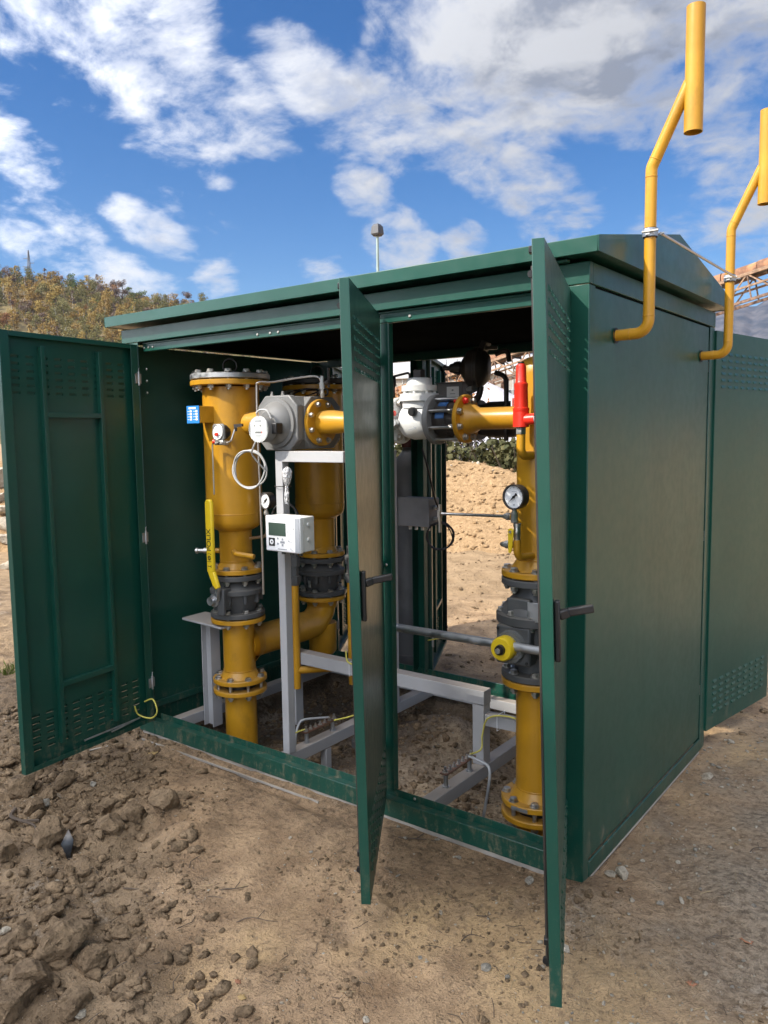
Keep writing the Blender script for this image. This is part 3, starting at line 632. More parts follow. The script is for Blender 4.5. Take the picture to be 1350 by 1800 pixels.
def make_pylon():
    p = HA+HR*12+HN*-4; z0 = float(hill_h(np.array([12.]), np.array([-4.]))[0]); b = CAM+ray(52, 485)*352; b.z = z0-2; e = thing('power_pylon', 'dark power pylon standing on the ridge of the wooded hill', 'pylon', b)
    top = (CAM+ray(52, 441)*352).z
    def seg(a, c, w=.3): return MB().bar(a, c, w, w, (0, 1, 0))
    for sx in (-1, 1):
        for sy in (-1, 1): part('leg', seg((b.x+sx*1.0, b.y+sy*1.0, b.z), (b.x+sx*.12, b.y+sy*.12, top), .2), M['pylon'], e)
    for k in range(6):
        t0 = k/6; t1 = (k+1)/6
        for sx in (-1, 1): part('brace', seg((b.x+sx*(1-.88*t0), b.y, b.z+(top-b.z)*t0), (b.x-sx*(1-.88*t1), b.y, b.z+(top-b.z)*t1), .12), M['pylon'], e)
    sd_ = RT.copy(); sd_.z = 0; sd_.normalize()
    for f, (l, r) in ((.72, (-2.3, .3)), (.56, (-.3, 2.4)), (.44, (-2.8, .3))):
        z = b.z+(top-b.z)*(.25+.75*f); part('cross_arm', MB().bar(Vector((b.x, b.y, z))+sd_*l, Vector((b.x, b.y, z))+sd_*r, .24, .24), M['pylon'], e)
make_pylon()
def make_shade_hall():
    # unseen hall added behind the camera, shaped to throw shade over the front yard
    H = 14.0; s = SUN_DIR/(-SUN_DIR.z); f = Vector((1, -.65, 0)).normalized(); g0 = Vector((-2.78, 2.47, 0)); c = g0-Vector((s.x, s.y, 0))*H; back = Vector((-f.y, f.x, 0))
    if back.dot(Vector((s.x, s.y, 0))) > 0: back = -back
    e = thing('added_shade_hall', 'unseen tall concrete hall added behind the camera to shade the yard', 'building', c)
    fn = lambda a, z, t: tuple(c+f*a+back*t+Vector((0, 0, z)))
    part('wall', MB().prism([(0, -.5), (9, -.5), (9, H-.3), (0, H-.3)], fn, .02, 9), M['concrete'], e); part('roof', MB().prism([(0, H-.3), (9, H-.3), (9, H), (0, H)], fn, 0, 9.2), M['rust_dark'], e)
    for k in range(3): part('window', MB().prism([(1+k*2.7, 6), (2.4+k*2.7, 6), (2.4+k*2.7, 8), (1+k*2.7, 8)], fn, -.02, .1), M['glass_dark'], e)
make_shade_hall()
def gravel_mound():
    p = CAM+ray(850, 700)*48; xs = np.arange(p.x-11, p.x+11, .4); ys = np.arange(p.y-11, p.y+11, .4)
    o = hfield('gravel_heap', xs, ys, lambda X, Y: 5.0*np.clip(1-np.hypot(X-p.x, Y-p.y)/9.5, -.05, 1)**1.0+.5*fbm(X*.6, Y*.6, 4)-.3, M['gravel_pale']); o['kind'] = 'structure'; o['label'] = 'pale gravel heap under the conveyor'
gravel_mound()
# ------------------------------------------------------------------ the green cabinet
CW, CD = 2.557, 1.518
CABL = 'dark green sheet metal gas cabinet with its doors standing open'
cab = thing('gas_cabinet', CABL, 'cabinet', (-CW/2, CD/2, 0))
G = M['green']
def cp(name, *boxes, bevel=.0025, mat=None):
    mb = MB()
    for b in boxes: mb.box(*b)
    return part(name, mb, mat or G, cab, bevel)
# corner posts (folded sheet, L section) and frame
cp('corner_post', (-.094, 0, 0, .004, .0, 2.0745), (-.004, 0, .0045, .052, .0, 2.0745))
cp('corner_post', (-.10, 0, CD-.004, CD, .0, 2.0745), (-.004, 0, CD-.078, CD-.0045, .0, 2.0745))
cp('corner_post', (-CW, -2.425, 0, .004, .0, 2.0745), (-CW, -CW+.004, .0045, .06, .0, 2.0745))
cp('corner_post', (-CW, -2.425, CD-.004, CD, .0, 2.0745), (-CW, -CW+.004, CD-.06, CD-.0045, .0, 2.0745))
# side walls
wr = cp('side_panel', (-.010, -.0045, .0555, 1.4365, .067, 2.0695)); wr['label'] = 'right side wall of the cabinet with two vent pipes through it'
cp('bottom_rail', (-.006, .002, .054, 1.438, .0, .060)); cp('skid_edge', (-.03, .003, .06, 1.43, -.010, -.002), mat=M['strip'])
wl = cp('side_panel', (-CW, -CW+.008, .0645, CD-.0645, .004, 2.0695))
cp('bottom_rail', (-CW+.009, -CW+.03, .06, CD-.06, .1, .135))
# upper band all round
cp('fascia_band', (-CW, .002, -.002, .026, 2.0765, 2.1466)); cp('fascia_band', (-CW, .002, CD-.026, CD+.002, 2.0765, 2.1466))
cp('fascia_band', (-.022, .002, .0265, CD-.0265, 2.0765, 2.1466)); cp('fascia_band', (-CW, -CW+.02, .0265, CD-.0265, 2.0765, 2.1466))
part('gap_shade_strip', MB().box(-.014, -.009, .03, CD-.03, 2.066, 2.082), M['shade_black'], cab)  # black strip painted in for the shade inside the panel gap
part('roof_shade_sheet', MB().box(-CW+.01, -.012, .2005, CD-.0275, 2.085, 2.09).box(-CW+.022, -.024, .0275, .2, 2.085, 2.09), M['shade_black'], cab)  # added black sheet stands in for the unlit space under the roof
cp('gutter_lip', (-.13, -.065, -.03, -.004, 2.148, 2.158))
# front and rear headers, mullions, sills
cp('header', (-2.422, -.0950, .03, .05, 2.030, 2.0745)); cp('header', (-2.422, -.1025, CD-.05, CD-.006, 2.030, 2.0745))
cp('header_shelf', (-2.42, -.066, .0265, .2, 2.0655, 2.0755))
cp('mullion', (-.930, -.846, .030, .034, .10, 2.0295), (-.850, -.846, .0345, .062, .10, 2.0295), (-.930, -.926, .0345, .06, .10, 2.0295))
mj = cp('mullion', (-1.72, -1.645, CD-.04, CD-.036, .11, 2.0295), (-1.72, -1.716, CD-.10, CD-.0405, .11, 2.0295), (-1.649, -1.645, CD-.08, CD-.0405, .11, 2.0295))
cp('sill', (-CW+.002, -.0945, .001, .0035, .0, .075), (-CW+.002, -.0945, .004, .042, .0705, .075), (-2.424, -.0945, .0425, .0455, .0705, .105))
cp('sill', (-2.424, -.102, CD-.05, CD-.004, .0, .11), (-2.424, -.102, CD-.054, CD-.0505, .06, .125))
cp('skid_edge', (-CW+.02, -.05, .004, .05, -.02, -.001), mat=M['strip'])
# screws along the frame
SCREW = MB().lathe((0, 0, 0), (0, -1, 0), [(0, .0065), (.002, .0065), (.004, .004)], 10).mesh('screw')
def screws(pts, rot=None):
    for p in pts: obj('screw', SCREW, M['bolt'], cab, Vector(p)-WL[cab.name], rot)
screws([(-2.41+.035*i, .0295, 2.049) for i in range(3)]+[(-2.40, .0295, 2.0-.06*i) for i in range(1, 4)]+[(-.912, .0295, 2.02-.055*i) for i in range(3)]+[(-.74, .0295, 2.046), (-.75, .042, .09), (-.16, .042, .09), (-.912, .0295, .2), (-.912, .0295, .14), (-.87, .0295, 1.06), (-1.5, .0295, 2.046), (-1.45, .0295, 2.046), (-1.58, .0295, 2.046)])
# roof: low gable with upstand fascia
def make_roof():
    y0, y1, yr, zb, ze, zr, x0, x1 = -.062, CD+.062, CD/2, 2.160, 2.211, 2.362, -CW-.052, .052
    mb = MB(); t = .004
    out = [(y0, zb), (y0, ze), (yr, zr), (y1, ze), (y1, zb)]; inn = [(y1-t, zb), (y1-t, ze-t), (yr, zr-t), (y0+t, ze-t), (y0+t, zb)]
    mb.prism(out+inn, lambda y, z, x: (x, y, z), x0, x1); rf = part('roof', mb, G, cab, .002)
    for x in (x0-.0045, x1+.0005): part('gable_plate', MB().prism(out, lambda y, z, x: (x, y, z), x, x+.004), G, rf, .0015)
    part('soffit', MB().box(x0+.001, x1-.001, y0+.005, y1-.005, 2.1625, 2.1655), G, rf)
make_roof()
# ------------------------------------------------------------------ doors
LOUV = {}
def louver_mesh(sgn):
    if sgn not in LOUV:                      # pressed hood: slopes out from the top, open underneath
        w, h, d = .0215, .0070, .0055*sgn; v = [(-w, 0, h), (w, 0, h), (-w*.86, d, -h+.003), (w*.86, d, -h+.003), (-w, 0, -h), (w, 0, -h), (-w*.86, d, -h), (w*.86, d, -h)]
        LOUV[sgn] = MB().add(v, [(0, 1, 3, 2), (2, 3, 7, 6), (0, 2, 6, 4), (1, 5, 7, 3)]).mesh('louver', None, 30)
    return LOUV[sgn]
HINGE = MB().lathe((0, 0, -.035), (0, 0, 1), [(0, .006), (.07, .006)], 10).box(-.02, .0, -.008, -.004, -.025, .025).box(0, .022, -.004, .0, -.025, .025).tube([(0, 0, .03), (-.004, -.004, .05), (-.012, -.008, .055)], .0025, 6).mesh('hinge')
def door(hx, hy, ang, sgn, w, z0, z1, label, single_top=True, single_bot=True, handle=True, stiff=True, rod=True, twist=0.0):
    """local frame: x from the hinge across the door, outer skin at y = sgn*0.03, inside at y = 0"""
    Hd = z1-z0; tw = lambda p: (p[0], p[1]+twist*(p[0]/w)*(p[2]/Hd-.5), p[2])      # sheet metal door hangs slightly twisted
    def lpart(name, mb, mat, parent, bevel=0, smooth=40):
        mb.v = [tw(p) for p in mb.v]; return obj(name, mb.mesh(name, None, smooth), mat, parent, bevel=bevel)
    th = .030; d = bpy.data.objects.new('door', None)
    xs = [w*.5+.0745*(i-4) for i in range(9)]; zt = [z1-.105-.0318*i for i in range(6)]; zb = [z0+.085+.0318*i for i in range(6)]
    xb = sorted([0, w]+[x+k*.0205 for x in xs for k in (-1, 1)]); zbk = sorted([0, z1-z0]+[z-z0+k*.0060 for z in zt+zb for k in (-1, 1)])
    holes = set()
    sk = MB(); yo = sgn*th; nx = len(xb)
    vs = [(x, yo, z) for z in zbk for x in xb]; fs = []
    for r in range(len(zbk)-1):
        zc = (zbk[r]+zbk[r+1])/2+z0; rowhole = any(abs(zc-q) < .005 for q in zt+zb)
        for c in range(nx-1):
            xc = (xb[c]+xb[c+1])/2
            if rowhole and any(abs(xc-q) < .02 for q in xs): continue
            fs.append((r*nx+c, r*nx+c+1, (r+1)*nx+c+1, (r+1)*nx+c))
    sk.add([tw(p) for p in vs], fs); H = z1-z0; me = sk.mesh('door', None, 0)
    bpy.data.objects.remove(d); d = obj('door', me, G, cab, Vector((hx, hy, z0))-WL[cab.name], (0, 0, ang)); d['label'] = label
    sm = d.modifiers.new('sheet', 'SOLIDIFY'); sm.thickness = .0015; sm.offset = 0
    ya, yb = (0, yo) if sgn > 0 else (yo, 0); e = .0009
    rim = MB().box(-.0006, .0014, ya, yb, 0, H).box(w-.0014, w+.0006, ya, yb, 0, H).box(.0015, w-.0015, ya, yb, -.0006, .0014).box(.0015, w-.0015, ya, yb, H-.0014, H+.0006)
    lip = .0015*sgn
    la, lb = sorted((0, lip)); la -= .0004; 
    rim.box(.0015, .045, la, lb, .0015, H-.0015).box(w-.045, w-.0015, la, lb, .0015, H-.0015).box(.0455, w-.0455, la, lb, .0015, .022).box(.0455, w-.0455, la, lb, H-.022, H-.0015)
    lpart('door_rim', rim, G, d, .0012)
    lm = louver_mesh(sgn)
    def put(zr, one):
        if one:
            for z in zr:
                for x in xs: obj('louver', lm, G, d, tw((x, yo+.0009*sgn, z-z0)))
        else:
            mb = MB(); lv = [tuple(v.co) for v in lm.vertices]; lf = [tuple(p.vertices) for p in lm.polygons]
            for z in zr:
                for x in xs: mb.add([(a+x, b+yo+.0009*sgn, c+z-z0) for a, b, c in lv], lf)
            q = lpart('louver_rows', mb, G, d, smooth=30); q['kind'] = 'stuff'
    put(zt, single_top); put(zb, single_bot)
    if stiff:
        yi = sorted((yo-.0012*sgn, sgn*.004))
        for x in (.235, w-.215):
            lpart('stiffener', MB().box(x-.010, x+.010, yi[0], yi[1], .075, H-.055), G, d, .001)
        for z in (1.700-z0, .435-z0):
            lpart('stiffener', MB().box(.246, w-.226, yi[0], yi[1], z-.012, z+.012), G, d, .001)
    for z in (.21, H*.5, H-.17):
        obj('hinge', HINGE, M['galv'], d, (.002, -.004*sgn, z), (0, 0, 0 if sgn < 0 else math.pi))
    if rod:
        x = w-.075; r = MB().cyl((x, -.008*sgn, .06), (x, -.008*sgn, H-.05), .005, n=10); lpart('lock_rod', r, M['dark_metal'], d)
        for z in (.075, H-.07):
            b = lpart('rod_guide', MB().box(x-.010, x+.012, *sorted((-.002*sgn, -.016*sgn)), z+.05, z+.068), M['black'], d, .002)
            lpart('roller', MB().cyl((x-.006, -.012*sgn, z), (x+.006, -.012*sgn, z), .009, n=16), M['rubber'], b)
    if handle:
        x = w-.042; y0_, y1_ = yo+.001*sgn, yo+.016*sgn
        lpart('handle_plate', MB().box(x-.014, x+.014, *sorted((y0_, y1_)), 1.005-z0, 1.165-z0), M['black'], d, .004)
        arm = MB().bar((x, yo+.012*sgn, 1.125-z0), (x-.012, yo+.035*sgn, 1.132-z0), .02, .024).bar((x-.012, yo+.033*sgn, 1.132-z0), (x-.03, yo+.098*sgn, 1.142-z0), .018, .022)
        lpart('handle', arm, M['black'], d, .004)
    return d
Z0, Z1 = .078, 2.062
d1 = door(-2.423, -.004, math.atan2(-.768, .098), -1, .772, Z0, Z1, 'left front door swung open showing its inner side', handle=False, rod=False)
d2 = door(-.900, -.002, math.atan2(-.651, .403), 1, .766, Z0, Z1, 'middle front door swung open with black lever handle', single_bot=False, twist=-.034)
d3 = door(-.096, -.004, math.atan2(-.711, .278), 1, .764, Z0, Z1, 'right front door swung open with black lever handle', single_bot=False, twist=-.058)
d4 = door(-.020, CD+.004, math.atan2(.74, .13), -1, .755, Z0, Z1, 'rear right door swung out past the corner', handle=False)
d5 = door(-1.645, CD+.004, math.atan2(.72, -.35), 1, .77, Z0, Z1, 'rear middle door swung open behind the valves', False, False)
d6 = door(-2.424, CD+.004, math.atan2(.70, -.42), 1, .77, Z0, Z1, 'rear left door swung open', False, False)
# left door: folded stay at the bottom
lpart('door_stay', MB().bar((.10, .006, .05), (.46, .012, .055), .004, .007).bar((.10, .006, .05), (.30, .02, .045), .004, .007), M['galv'], d1)
# ------------------------------------------------------------------ piping and instruments
Y = M['yellow']; CG = M['cast_grey']
BOLTS = {}
def bolt_mesh(grip, af=.016, r=.009):
    k = (round(grip, 3), af)
    if k not in BOLTS:                        # head on top (+z), nut and thread end below
        mb = MB(); mb.lathe((0, 0, 0), (0, 0, 1), [(0, af*1.25), (.003, af*1.25)], 16); mb.lathe((0, 0, .003), (0, 0, 1), [(0, af), (.010, af), (.0125, af*.8)], 6)
        mb.cyl((0, 0, -grip-.026), (0, 0, 0), r, n=10); mb.lathe((0, 0, -grip), (0, 0, -1), [(0, af*1.25), (.003, af*1.25)], 16); mb.lathe((0, 0, -grip-.003), (0, 0, -1), [(0, af), (.013, af), (.015, af*.85)], 6)
        BOLTS[k] = mb.mesh('bolt', None, 30)
    return BOLTS[k]
REDM = {}
def bolts(parent, c, axis, rc, n, grip, af=.016, red=(), off=.5):
    x, y, a = basis(axis); me = bolt_mesh(grip, af); q = a.to_track_quat('Z', 'Y').to_euler()
    for i in range(n):
        g = 2*math.pi*(i+off)/n; p = Vector(c)+(x*math.cos(g)+y*math.sin(g))*rc
        m2 = me; mt = M['bolt']
        if i in red:
            if me.name not in REDM: REDM[me.name] = me.copy(); REDM[me.name].materials.clear(); REDM[me.name].materials.append(M['red'])
            m2 = REDM[me.name]; mt = M['red']
        obj('bolt', m2, mt, parent, p-WL[parent.name], q)
def flange(parent, c, axis, r, th, mat=None, hub=None, name='flange'):
    """disc from c along axis; hub=(length, r0, r1) welded neck behind it (against the axis)"""
    prof = [(0, r-.003), (.003, r), (th-.003, r), (th, r-.003)]
    o = part(name, MB().lathe(c, axis, prof, 40), mat or Y, parent)
    if hub: L, a, b = hub; part('weld_neck', MB().lathe(Vector(c), -Vector(axis).normalized(), [(-.001, a), (L, b)], 32), mat or Y, parent)
    return o
ZU = Vector((0, 0, 1))
# -- two gas filters (front one in the sun, rear one behind it)
def make_filter(x, y, label, front):
    e = thing('gas_filter', label, 'gas filter', (x, y, .62), 'gas filters')
    part('vessel', MB().lathe((x, y, 0), ZU, [(.90, .0845), (1.085, .0845), (1.10, .088), (1.112, .112), (1.128, .135), (1.15, .1435), (1.19, .145), (1.84, .145)], 48), Y, e)
    part('weld_seam', MB().torus((x, y, 1.192), ZU, .1445, .003, 40, 6), Y, e)
    flange(e, (x, y, 1.848), ZU, .204, .026, Y); b = part('blind_flange', MB().lathe((x, y, 1.880), ZU, [(0, .2), (.003, .203), (.024, .203), (.028, .198)], 44), M['dark_metal'] if not front else M['galv'], e)
    part('lifting_eye', MB().torus((x, y, 1.952), (.5, -.8, 0), .036, .005, 20, 6), M['black'], b)
    part('gasket', MB().cyl((x, y, 1.873), (x, y, 1.881), .165, n=32), M['black'], e)
    bolts(e, (x, y, 1.911), ZU, .176, 12, .062, .0165)
    flange(e, (x, y, .878), ZU, .1425, .024, Y); part('weld_neck', MB().lathe((x, y, .9015), ZU, [(0, .104), (.018, .092), (.03, .0848)], 36), Y, e); part('weld_seam', MB().torus((x, y, .942), ZU, .0845, .0022, 32, 6), Y, e)
    # drain stubs
    part('drain_stub', MB().tube([(x-.07, y-.05, .99), (x-.13, y-.09, .99)], .014, 12), Y, e); part('drain_fitting', MB().lathe((x-.125, y-.087, .99), (-.83, -.55, 0), [(0, .017), (.018, .017), (.02, .011), (.05, .011), (.052, .016), (.062, .016), (.068, .005)], 12), M['steel'], e)
    if front: part('drain_stub', MB().tube(fillet([(x+.05, y-.06, .995), (x+.12, y-.11, .995), (x+.22, y-.08, .985)], .03), .014, 12), Y, e)
    return e
FX, FY = -2.07, .30
filt = make_filter(FX, FY, 'yellow gas filter vessel in front, sunlit, with blue plate on bracket', True)
filt2 = make_filter(FX, .97, 'yellow gas filter vessel standing in the shade behind the meter', False)
part('outlet_branch', MB().lathe((FX+.08, FY, 1.655), (1, 0, 0), [(0, .06), (.12, .06), (.27, .06)], 28), Y, filt)
part('outlet_branch', MB().lathe((FX+.08, .97, 1.655), (1, 0, 0), [(0, .057), (.15, .057)], 28), Y, filt2)
# name plate on a bracket, blue with white fields
npl = part('plate_bracket', MB().box(FX-.062, FX+.026, .068, .16, 1.660, 1.742), Y, filt, .002)
part('name_plate', MB().box(FX-.064, FX+.028, .062, .0665, 1.658, 1.744), M['blue'], npl)
for r in range(4):
    for c in (0, 1): part('plate_field', MB().box(FX-.039+.043*c, FX-.024+.043*c, .0605, .0622, 1.672+.0135*r, 1.6815+.0135*r), M['dial'], npl)
    for c in (0, 1): part('plate_print', MB().box(FX-.057+.043*c, FX-.043+.043*c, .0609, .0622, 1.675+.0135*r, 1.6775+.0135*r), M['dial'], npl)
part('plate_print', MB().box(FX-.047, FX-.028, .0607, .0622, 1.728, 1.737).box(FX-.025, FX+.007, .0607, .0622, 1.728, 1.737), M['dial'], npl)
# -- ball valves
def make_valve(x, y, ztop, zbot, label, big, red):
    e = thing('ball_valve', label, 'ball valve', (x, y, zbot), 'grey ball valves')
    flange(e, (x, y, ztop-.028), ZU, .1425, .026, CG); flange(e, (x, y, zbot), ZU, .1425, .026, CG)
    zc = (ztop+zbot)/2
    if not big:
        part('body', MB().lathe((x, y, 0), ZU, [(zbot+.026, .092), (zbot+.05, .10), (zc-.02, .118), (zc+.012, .124)], 40).lathe((x, y, 0), ZU, [(zc+.036, .124), (zc+.055, .105), (ztop-.028, .092)], 40), CG, e)
        part('body_ring', MB().lathe((x, y, zc+.010), ZU, [(0, .139), (.003, .1425), (.024, .1425), (.028, .138)], 40), CG, e)
        for k in range(10):
            g = 6.283*k/10+.2; part('rib', MB().bar((x+.1*math.cos(g), y+.1*math.sin(g), zc-.012), (x+.135*math.cos(g), y+.135*math.sin(g), zc-.012), .016, .05), CG, e, .003)
    else:
        part('body', MB().lathe((x, y, 0), ZU, [(zbot+.024, .090), (zbot+.09, .085), (zbot+.12, .125), (zc-.0, .13), (zc+.03, .135)], 40).lathe((x, y, 0), ZU, [(zc+.06, .148), (zc+.085, .135), (zc+.12, .10), (zc+.155, .088), (ztop-.028, .086)], 40), CG, e)
        part('body_ring', MB().lathe((x, y, zc+.022), ZU, [(0, .158), (.004, .163), (.034, .163), (.04, .156)], 44), CG, e)
        bolts(e, (x, y, zc+.064), ZU, .146, 10, .03, .012)
        part('stop_block', MB().bar((x-.02, y-.10, zc+.10), (x-.02, y-.13, zc+.10), .10, .055), CG, e, .006)
        part('tag', MB().box(x+.03, x+.085, y-.150, y-.147, zc+.05, zc+.125), M['galv'], e, .003)
    part('tag_plate', MB().box(x+.012, x+.03, y-.1305, y-.127, zc-.055, zc-.015), M['galv'], e)
    for zf, s in ((ztop-.028, 1), (zbot+.026, -1)): pass
    return e
v1 = make_valve(FX, FY, .872, .645, 'grey ball valve with long yellow lever under the front filter', False, 1)
v2 = make_valve(FX, .97, .872, .645, 'grey ball valve under the rear filter behind the flow computer', False, 1)
for v, yy in ((v1, FY), (v2, .97)):
    bolts(v, (FX, yy, .9035), ZU, .12, 8, .060, red=(5,) if yy < .5 else ()); bolts(v, (FX, yy, .6735), ZU, .12, 8, .056, red=(5,) if yy < .5 else ())
# lever gear of the front valve: bracket on its left, yellow handle with lettering
gx, gy = FX+.005, FY-.155
part('stem_bracket', MB().box(FX+.005, FX+.065, .13, .20, .70, .81), CG, v1, .004); part('stem_boss', MB().lathe((FX+.03, .14, .757), (0, -1, 0), [(0, .034), (.03, .034), (.031, .024), (.055, .022)], 20), M['galv'], v1)
part('bracket_plate', MB().box(FX+.05, FX+.10, .115, .13, .685, .82), CG, v1, .004)
hd = MB(); hx, hy = -2.028, .094
hd.box(hx-.024, hx+.024, hy-.004, hy+.004, .905, 1.275); hnd = part('lever', MB().prism([(-.024, .905), (.024, .905), (.024, 1.262), (.014, 1.278), (-.014, 1.278), (-.024, 1.262)], lambda a, z, t: (hx+a, t, z), hy-.011, hy+.011), M['yellow_bright'], v1, .007)
part('lever', MB().prism([(-.024, .915), (.024, .915), (.058, .835), (.035, .822), (.012, .842)], lambda a, z, t: (hx+a, t, z), hy-.010, hy+.010), M['yellow_bright'], v1, .006)
part('lever_root', MB().bar((hx+.04, hy+.004, .835), (hx+.02, hy+.012, .765), .016, .03), M['galv'], v1)
tm = text_mesh('POLIX', .043); tm.materials.append(M['ink']); tc = sum((v.co for v in tm.vertices), Vector())/len(tm.vertices); bb = [(min(v.co[i] for v in tm.vertices)+max(v.co[i] for v in tm.vertices))/2 for i in range(3)]
for v in tm.vertices: v.co = Vector(((v.co.x-bb[0])*.95, (v.co.y-bb[1])*.95, v.co.z))
lt = obj('lettering', tm, None, v1, Vector((hx, hy-.0118, 1.075))-WL[v1.name], (rad(90), rad(-90), 0))
em = MB()                                        # the little emblem and marks below the word
for k in range(8): g = .785*k; em.bar((hx-.011*0+math.cos(g)*.004, hy-.0118, .982+math.sin(g)*.004), (hx+math.cos(g)*.013, hy-.0118, .982+math.sin(g)*.013), .0014, .004)
em.tube([(hx-.015, hy-.0118, 1.0), (hx-.006, hy-.0118, 1.004), (hx+.006, hy-.0118, 1.004), (hx+.015, hy-.0118, 1.0)], .0012, 5); em.tube([(hx-.015, hy-.0118, .964), (hx+.015, hy-.0118, .964)], .0012, 5)
em.bar((hx-.012, hy-.0118, .94), (hx+.012, hy-.0118, .94), .0014, .0035); em.bar((hx+.012, hy-.0118, .948), (hx+.012, hy-.0118, .932), .0014, .0035)
part('emblem', em, M['ink'], hnd)
# -- inlet manifold: riser from the ground, tee, header to the rear stream
inl = thing('inlet_manifold', 'yellow inlet riser and header pipe joining both filters near the ground', 'pipe', (FX, FY, -.2))
part('riser', MB().lathe((FX, FY, -.25), ZU, [(0, .084), (.505, .084)], 40), Y, inl); flange(inl, (FX, FY, .232), ZU, .1425, .024); flange(inl, (FX, FY, .290), ZU, .1425, .024)
part('gasket', MB().cyl((FX, FY, .256), (FX, FY, .290), .085, n=32), M['black'], inl)
part('weld_neck', MB().lathe((FX, FY, .3138), ZU, [(0, .104), (.02, .092), (.032, .0846)], 36), Y, inl); part('weld_seam', MB().torus((FX, FY, .352), ZU, .0845, .0025, 32, 6), Y, inl)
part('tee', MB().lathe((FX, FY, .345), ZU, [(0, .084), (.29, .084)], 40), Y, inl); flange(inl, (FX, FY, .615), ZU, .1425, .024)
bolts(inl, (FX, FY, .3145), ZU, .12, 8, .082)
hp = fillet([(FX, FY+.04, .475), (FX, .97, .475), (FX, .97, .62)], .13, 10); part('header', MB().tube(hp, .084, 36), Y, inl)
part('tee_collar', MB().lathe((FX, FY+.05, .475), (0, 1, 0), [(0, .112), (.03, .096), (.07, .0845)], 36, False, False), Y, inl)
part('drain_leg', MB().lathe((FX, .97, .27), ZU, [(0, .04), (.01, .07), (.03, .083), (.2, .084)], 36), Y, inl)
flange(inl, (FX, .97, .615), ZU, .1425, .024); part('weld_neck', MB().lathe((FX, .97, .56), ZU, [(0, .0845), (.055, .1)], 36), Y, inl)
# -- bypass and impulse pipes behind
bp = thing('bypass_pipe', 'thin yellow bypass pipes with dark unions behind the grey post', 'pipe', (-1.86, .55, .2))
for xx, yy in ((-1.86, .52), (-1.66, .75)):
    part('pipe', MB().tube([(xx, yy, .22), (xx, yy, .80)], .021, 14), Y, bp); part('union', MB().lathe((xx, yy, .79), ZU, [(0, .027), (.02, .034), (.05, .034), (.052, .024), (.10, .024), (.102, .033), (.15, .033), (.152, .022), (.2, .022)], 8), CG, bp)
part('pipe', MB().tube(fillet([(-1.66, .75, .45), (-1.66, .75, .32), (-1.86, .52, .32)], .04), .021, 12), Y, bp)
# -- rotary gas meter
mx, mz = -1.59, 1.650
met = thing('gas_meter', 'grey rotary gas meter with white round counter facing the front', 'gas meter', (mx, .3, 1.5))
def octa(r, ch): return [(-r+ch, -r), (r-ch, -r), (r, -r+ch), (r, r-ch), (r-ch, r), (-r+ch, r), (-r, r-ch), (-r, -r+ch)]
part('housing', MB().prism(octa(.124, .045), lambda a, b, t: (mx+a, t, mz+b), .190, .46), M['meter_grey'], met, .004)
part('flange_block', MB().prism(octa(.122, .045), lambda a, b, t: (t, .325+a, mz+b), mx-.13, mx+.128), M['meter_grey'], met, .004)
part('end_cover', MB().prism(octa(.128, .05), lambda a, b, t: (mx+a, t, mz+b), .150, .1895), M['meter_grey'], met, .006)
part('end_dome', MB().lathe((mx, .1495, mz), (0, -1, 0), [(0, .118), (.012, .116), (.014, .100), (.03, .092), (.05, .070), (.066, .052)], 40), M['meter_grey'], met)
cn = part('counter', MB().lathe((mx, .085, mz-.028), (0, -1, 0), [(0, .060), (.052, .060)], 36), M['meter_grey'], met)
part('counter_face', MB().prism([(math.cos(g)*.060 if abs(math.cos(g)) < .85 else math.copysign(.051, math.cos(g)), math.sin(g)*.060) for g in [6.2832*(i+.5)/28 for i in range(28)]], lambda a, b, t: (mx+a, t, mz-.028+b), .030, .0345), M['dial'], cn)
part('counter_window', MB().cyl((mx, .035, mz-.028), (mx, .022, mz-.028), .059, n=32), M['clear'], cn)
part('digit_window', MB().box(mx-.022, mx+.018, .0285, .0299, mz-.046, mz-.039), M['ink'], cn); part('red_digit', MB().box(mx+.0185, mx+.025, .0285, .0299, mz-.047, mz-.038), M['red'], cn)
for a in (-.024, .014): part('screw', MB().cyl((mx+a, .0299, mz-.012), (mx+a, .027, mz-.012), .0035, n=10), M['ink'], cn)
part('counter_print', MB().box(mx-.02, mx+.02, .0288, .0299, mz+.006, mz+.012).box(mx-.018, mx+.02, .0288, .0299, mz-.058, mz-.056).box(mx-.015, mx+.012, .0288, .0299, mz-.064, mz-.062), M['ink_grey'], cn)
part('pulse_plug', MB().box(mx+.035, mx+.085, .055, .10, mz-.05, mz+.0), M['black'], met, .005)
for g in (.6, 2.2, 3.9, 5.5): part('screw', MB().cyl((mx+.108*math.cos(g), .15, mz+.108*math.sin(g)), (mx+.108*math.cos(g), .144, mz+.108*math.sin(g)), .008, n=12), M['bolt'], met)
part('lifting_eye', MB().torus((mx+.10, .38, mz+.147), (0, 1, 0), .016, .005, 18, 8), M['dark_metal'], met)
for xx in (-.05, .02): part('plug', MB().lathe((mx+xx, .17, mz+.126), ZU, [(0, .009), (.01, .009), (.012, .006), (.022, .006)], 8), M['bolt'], met)
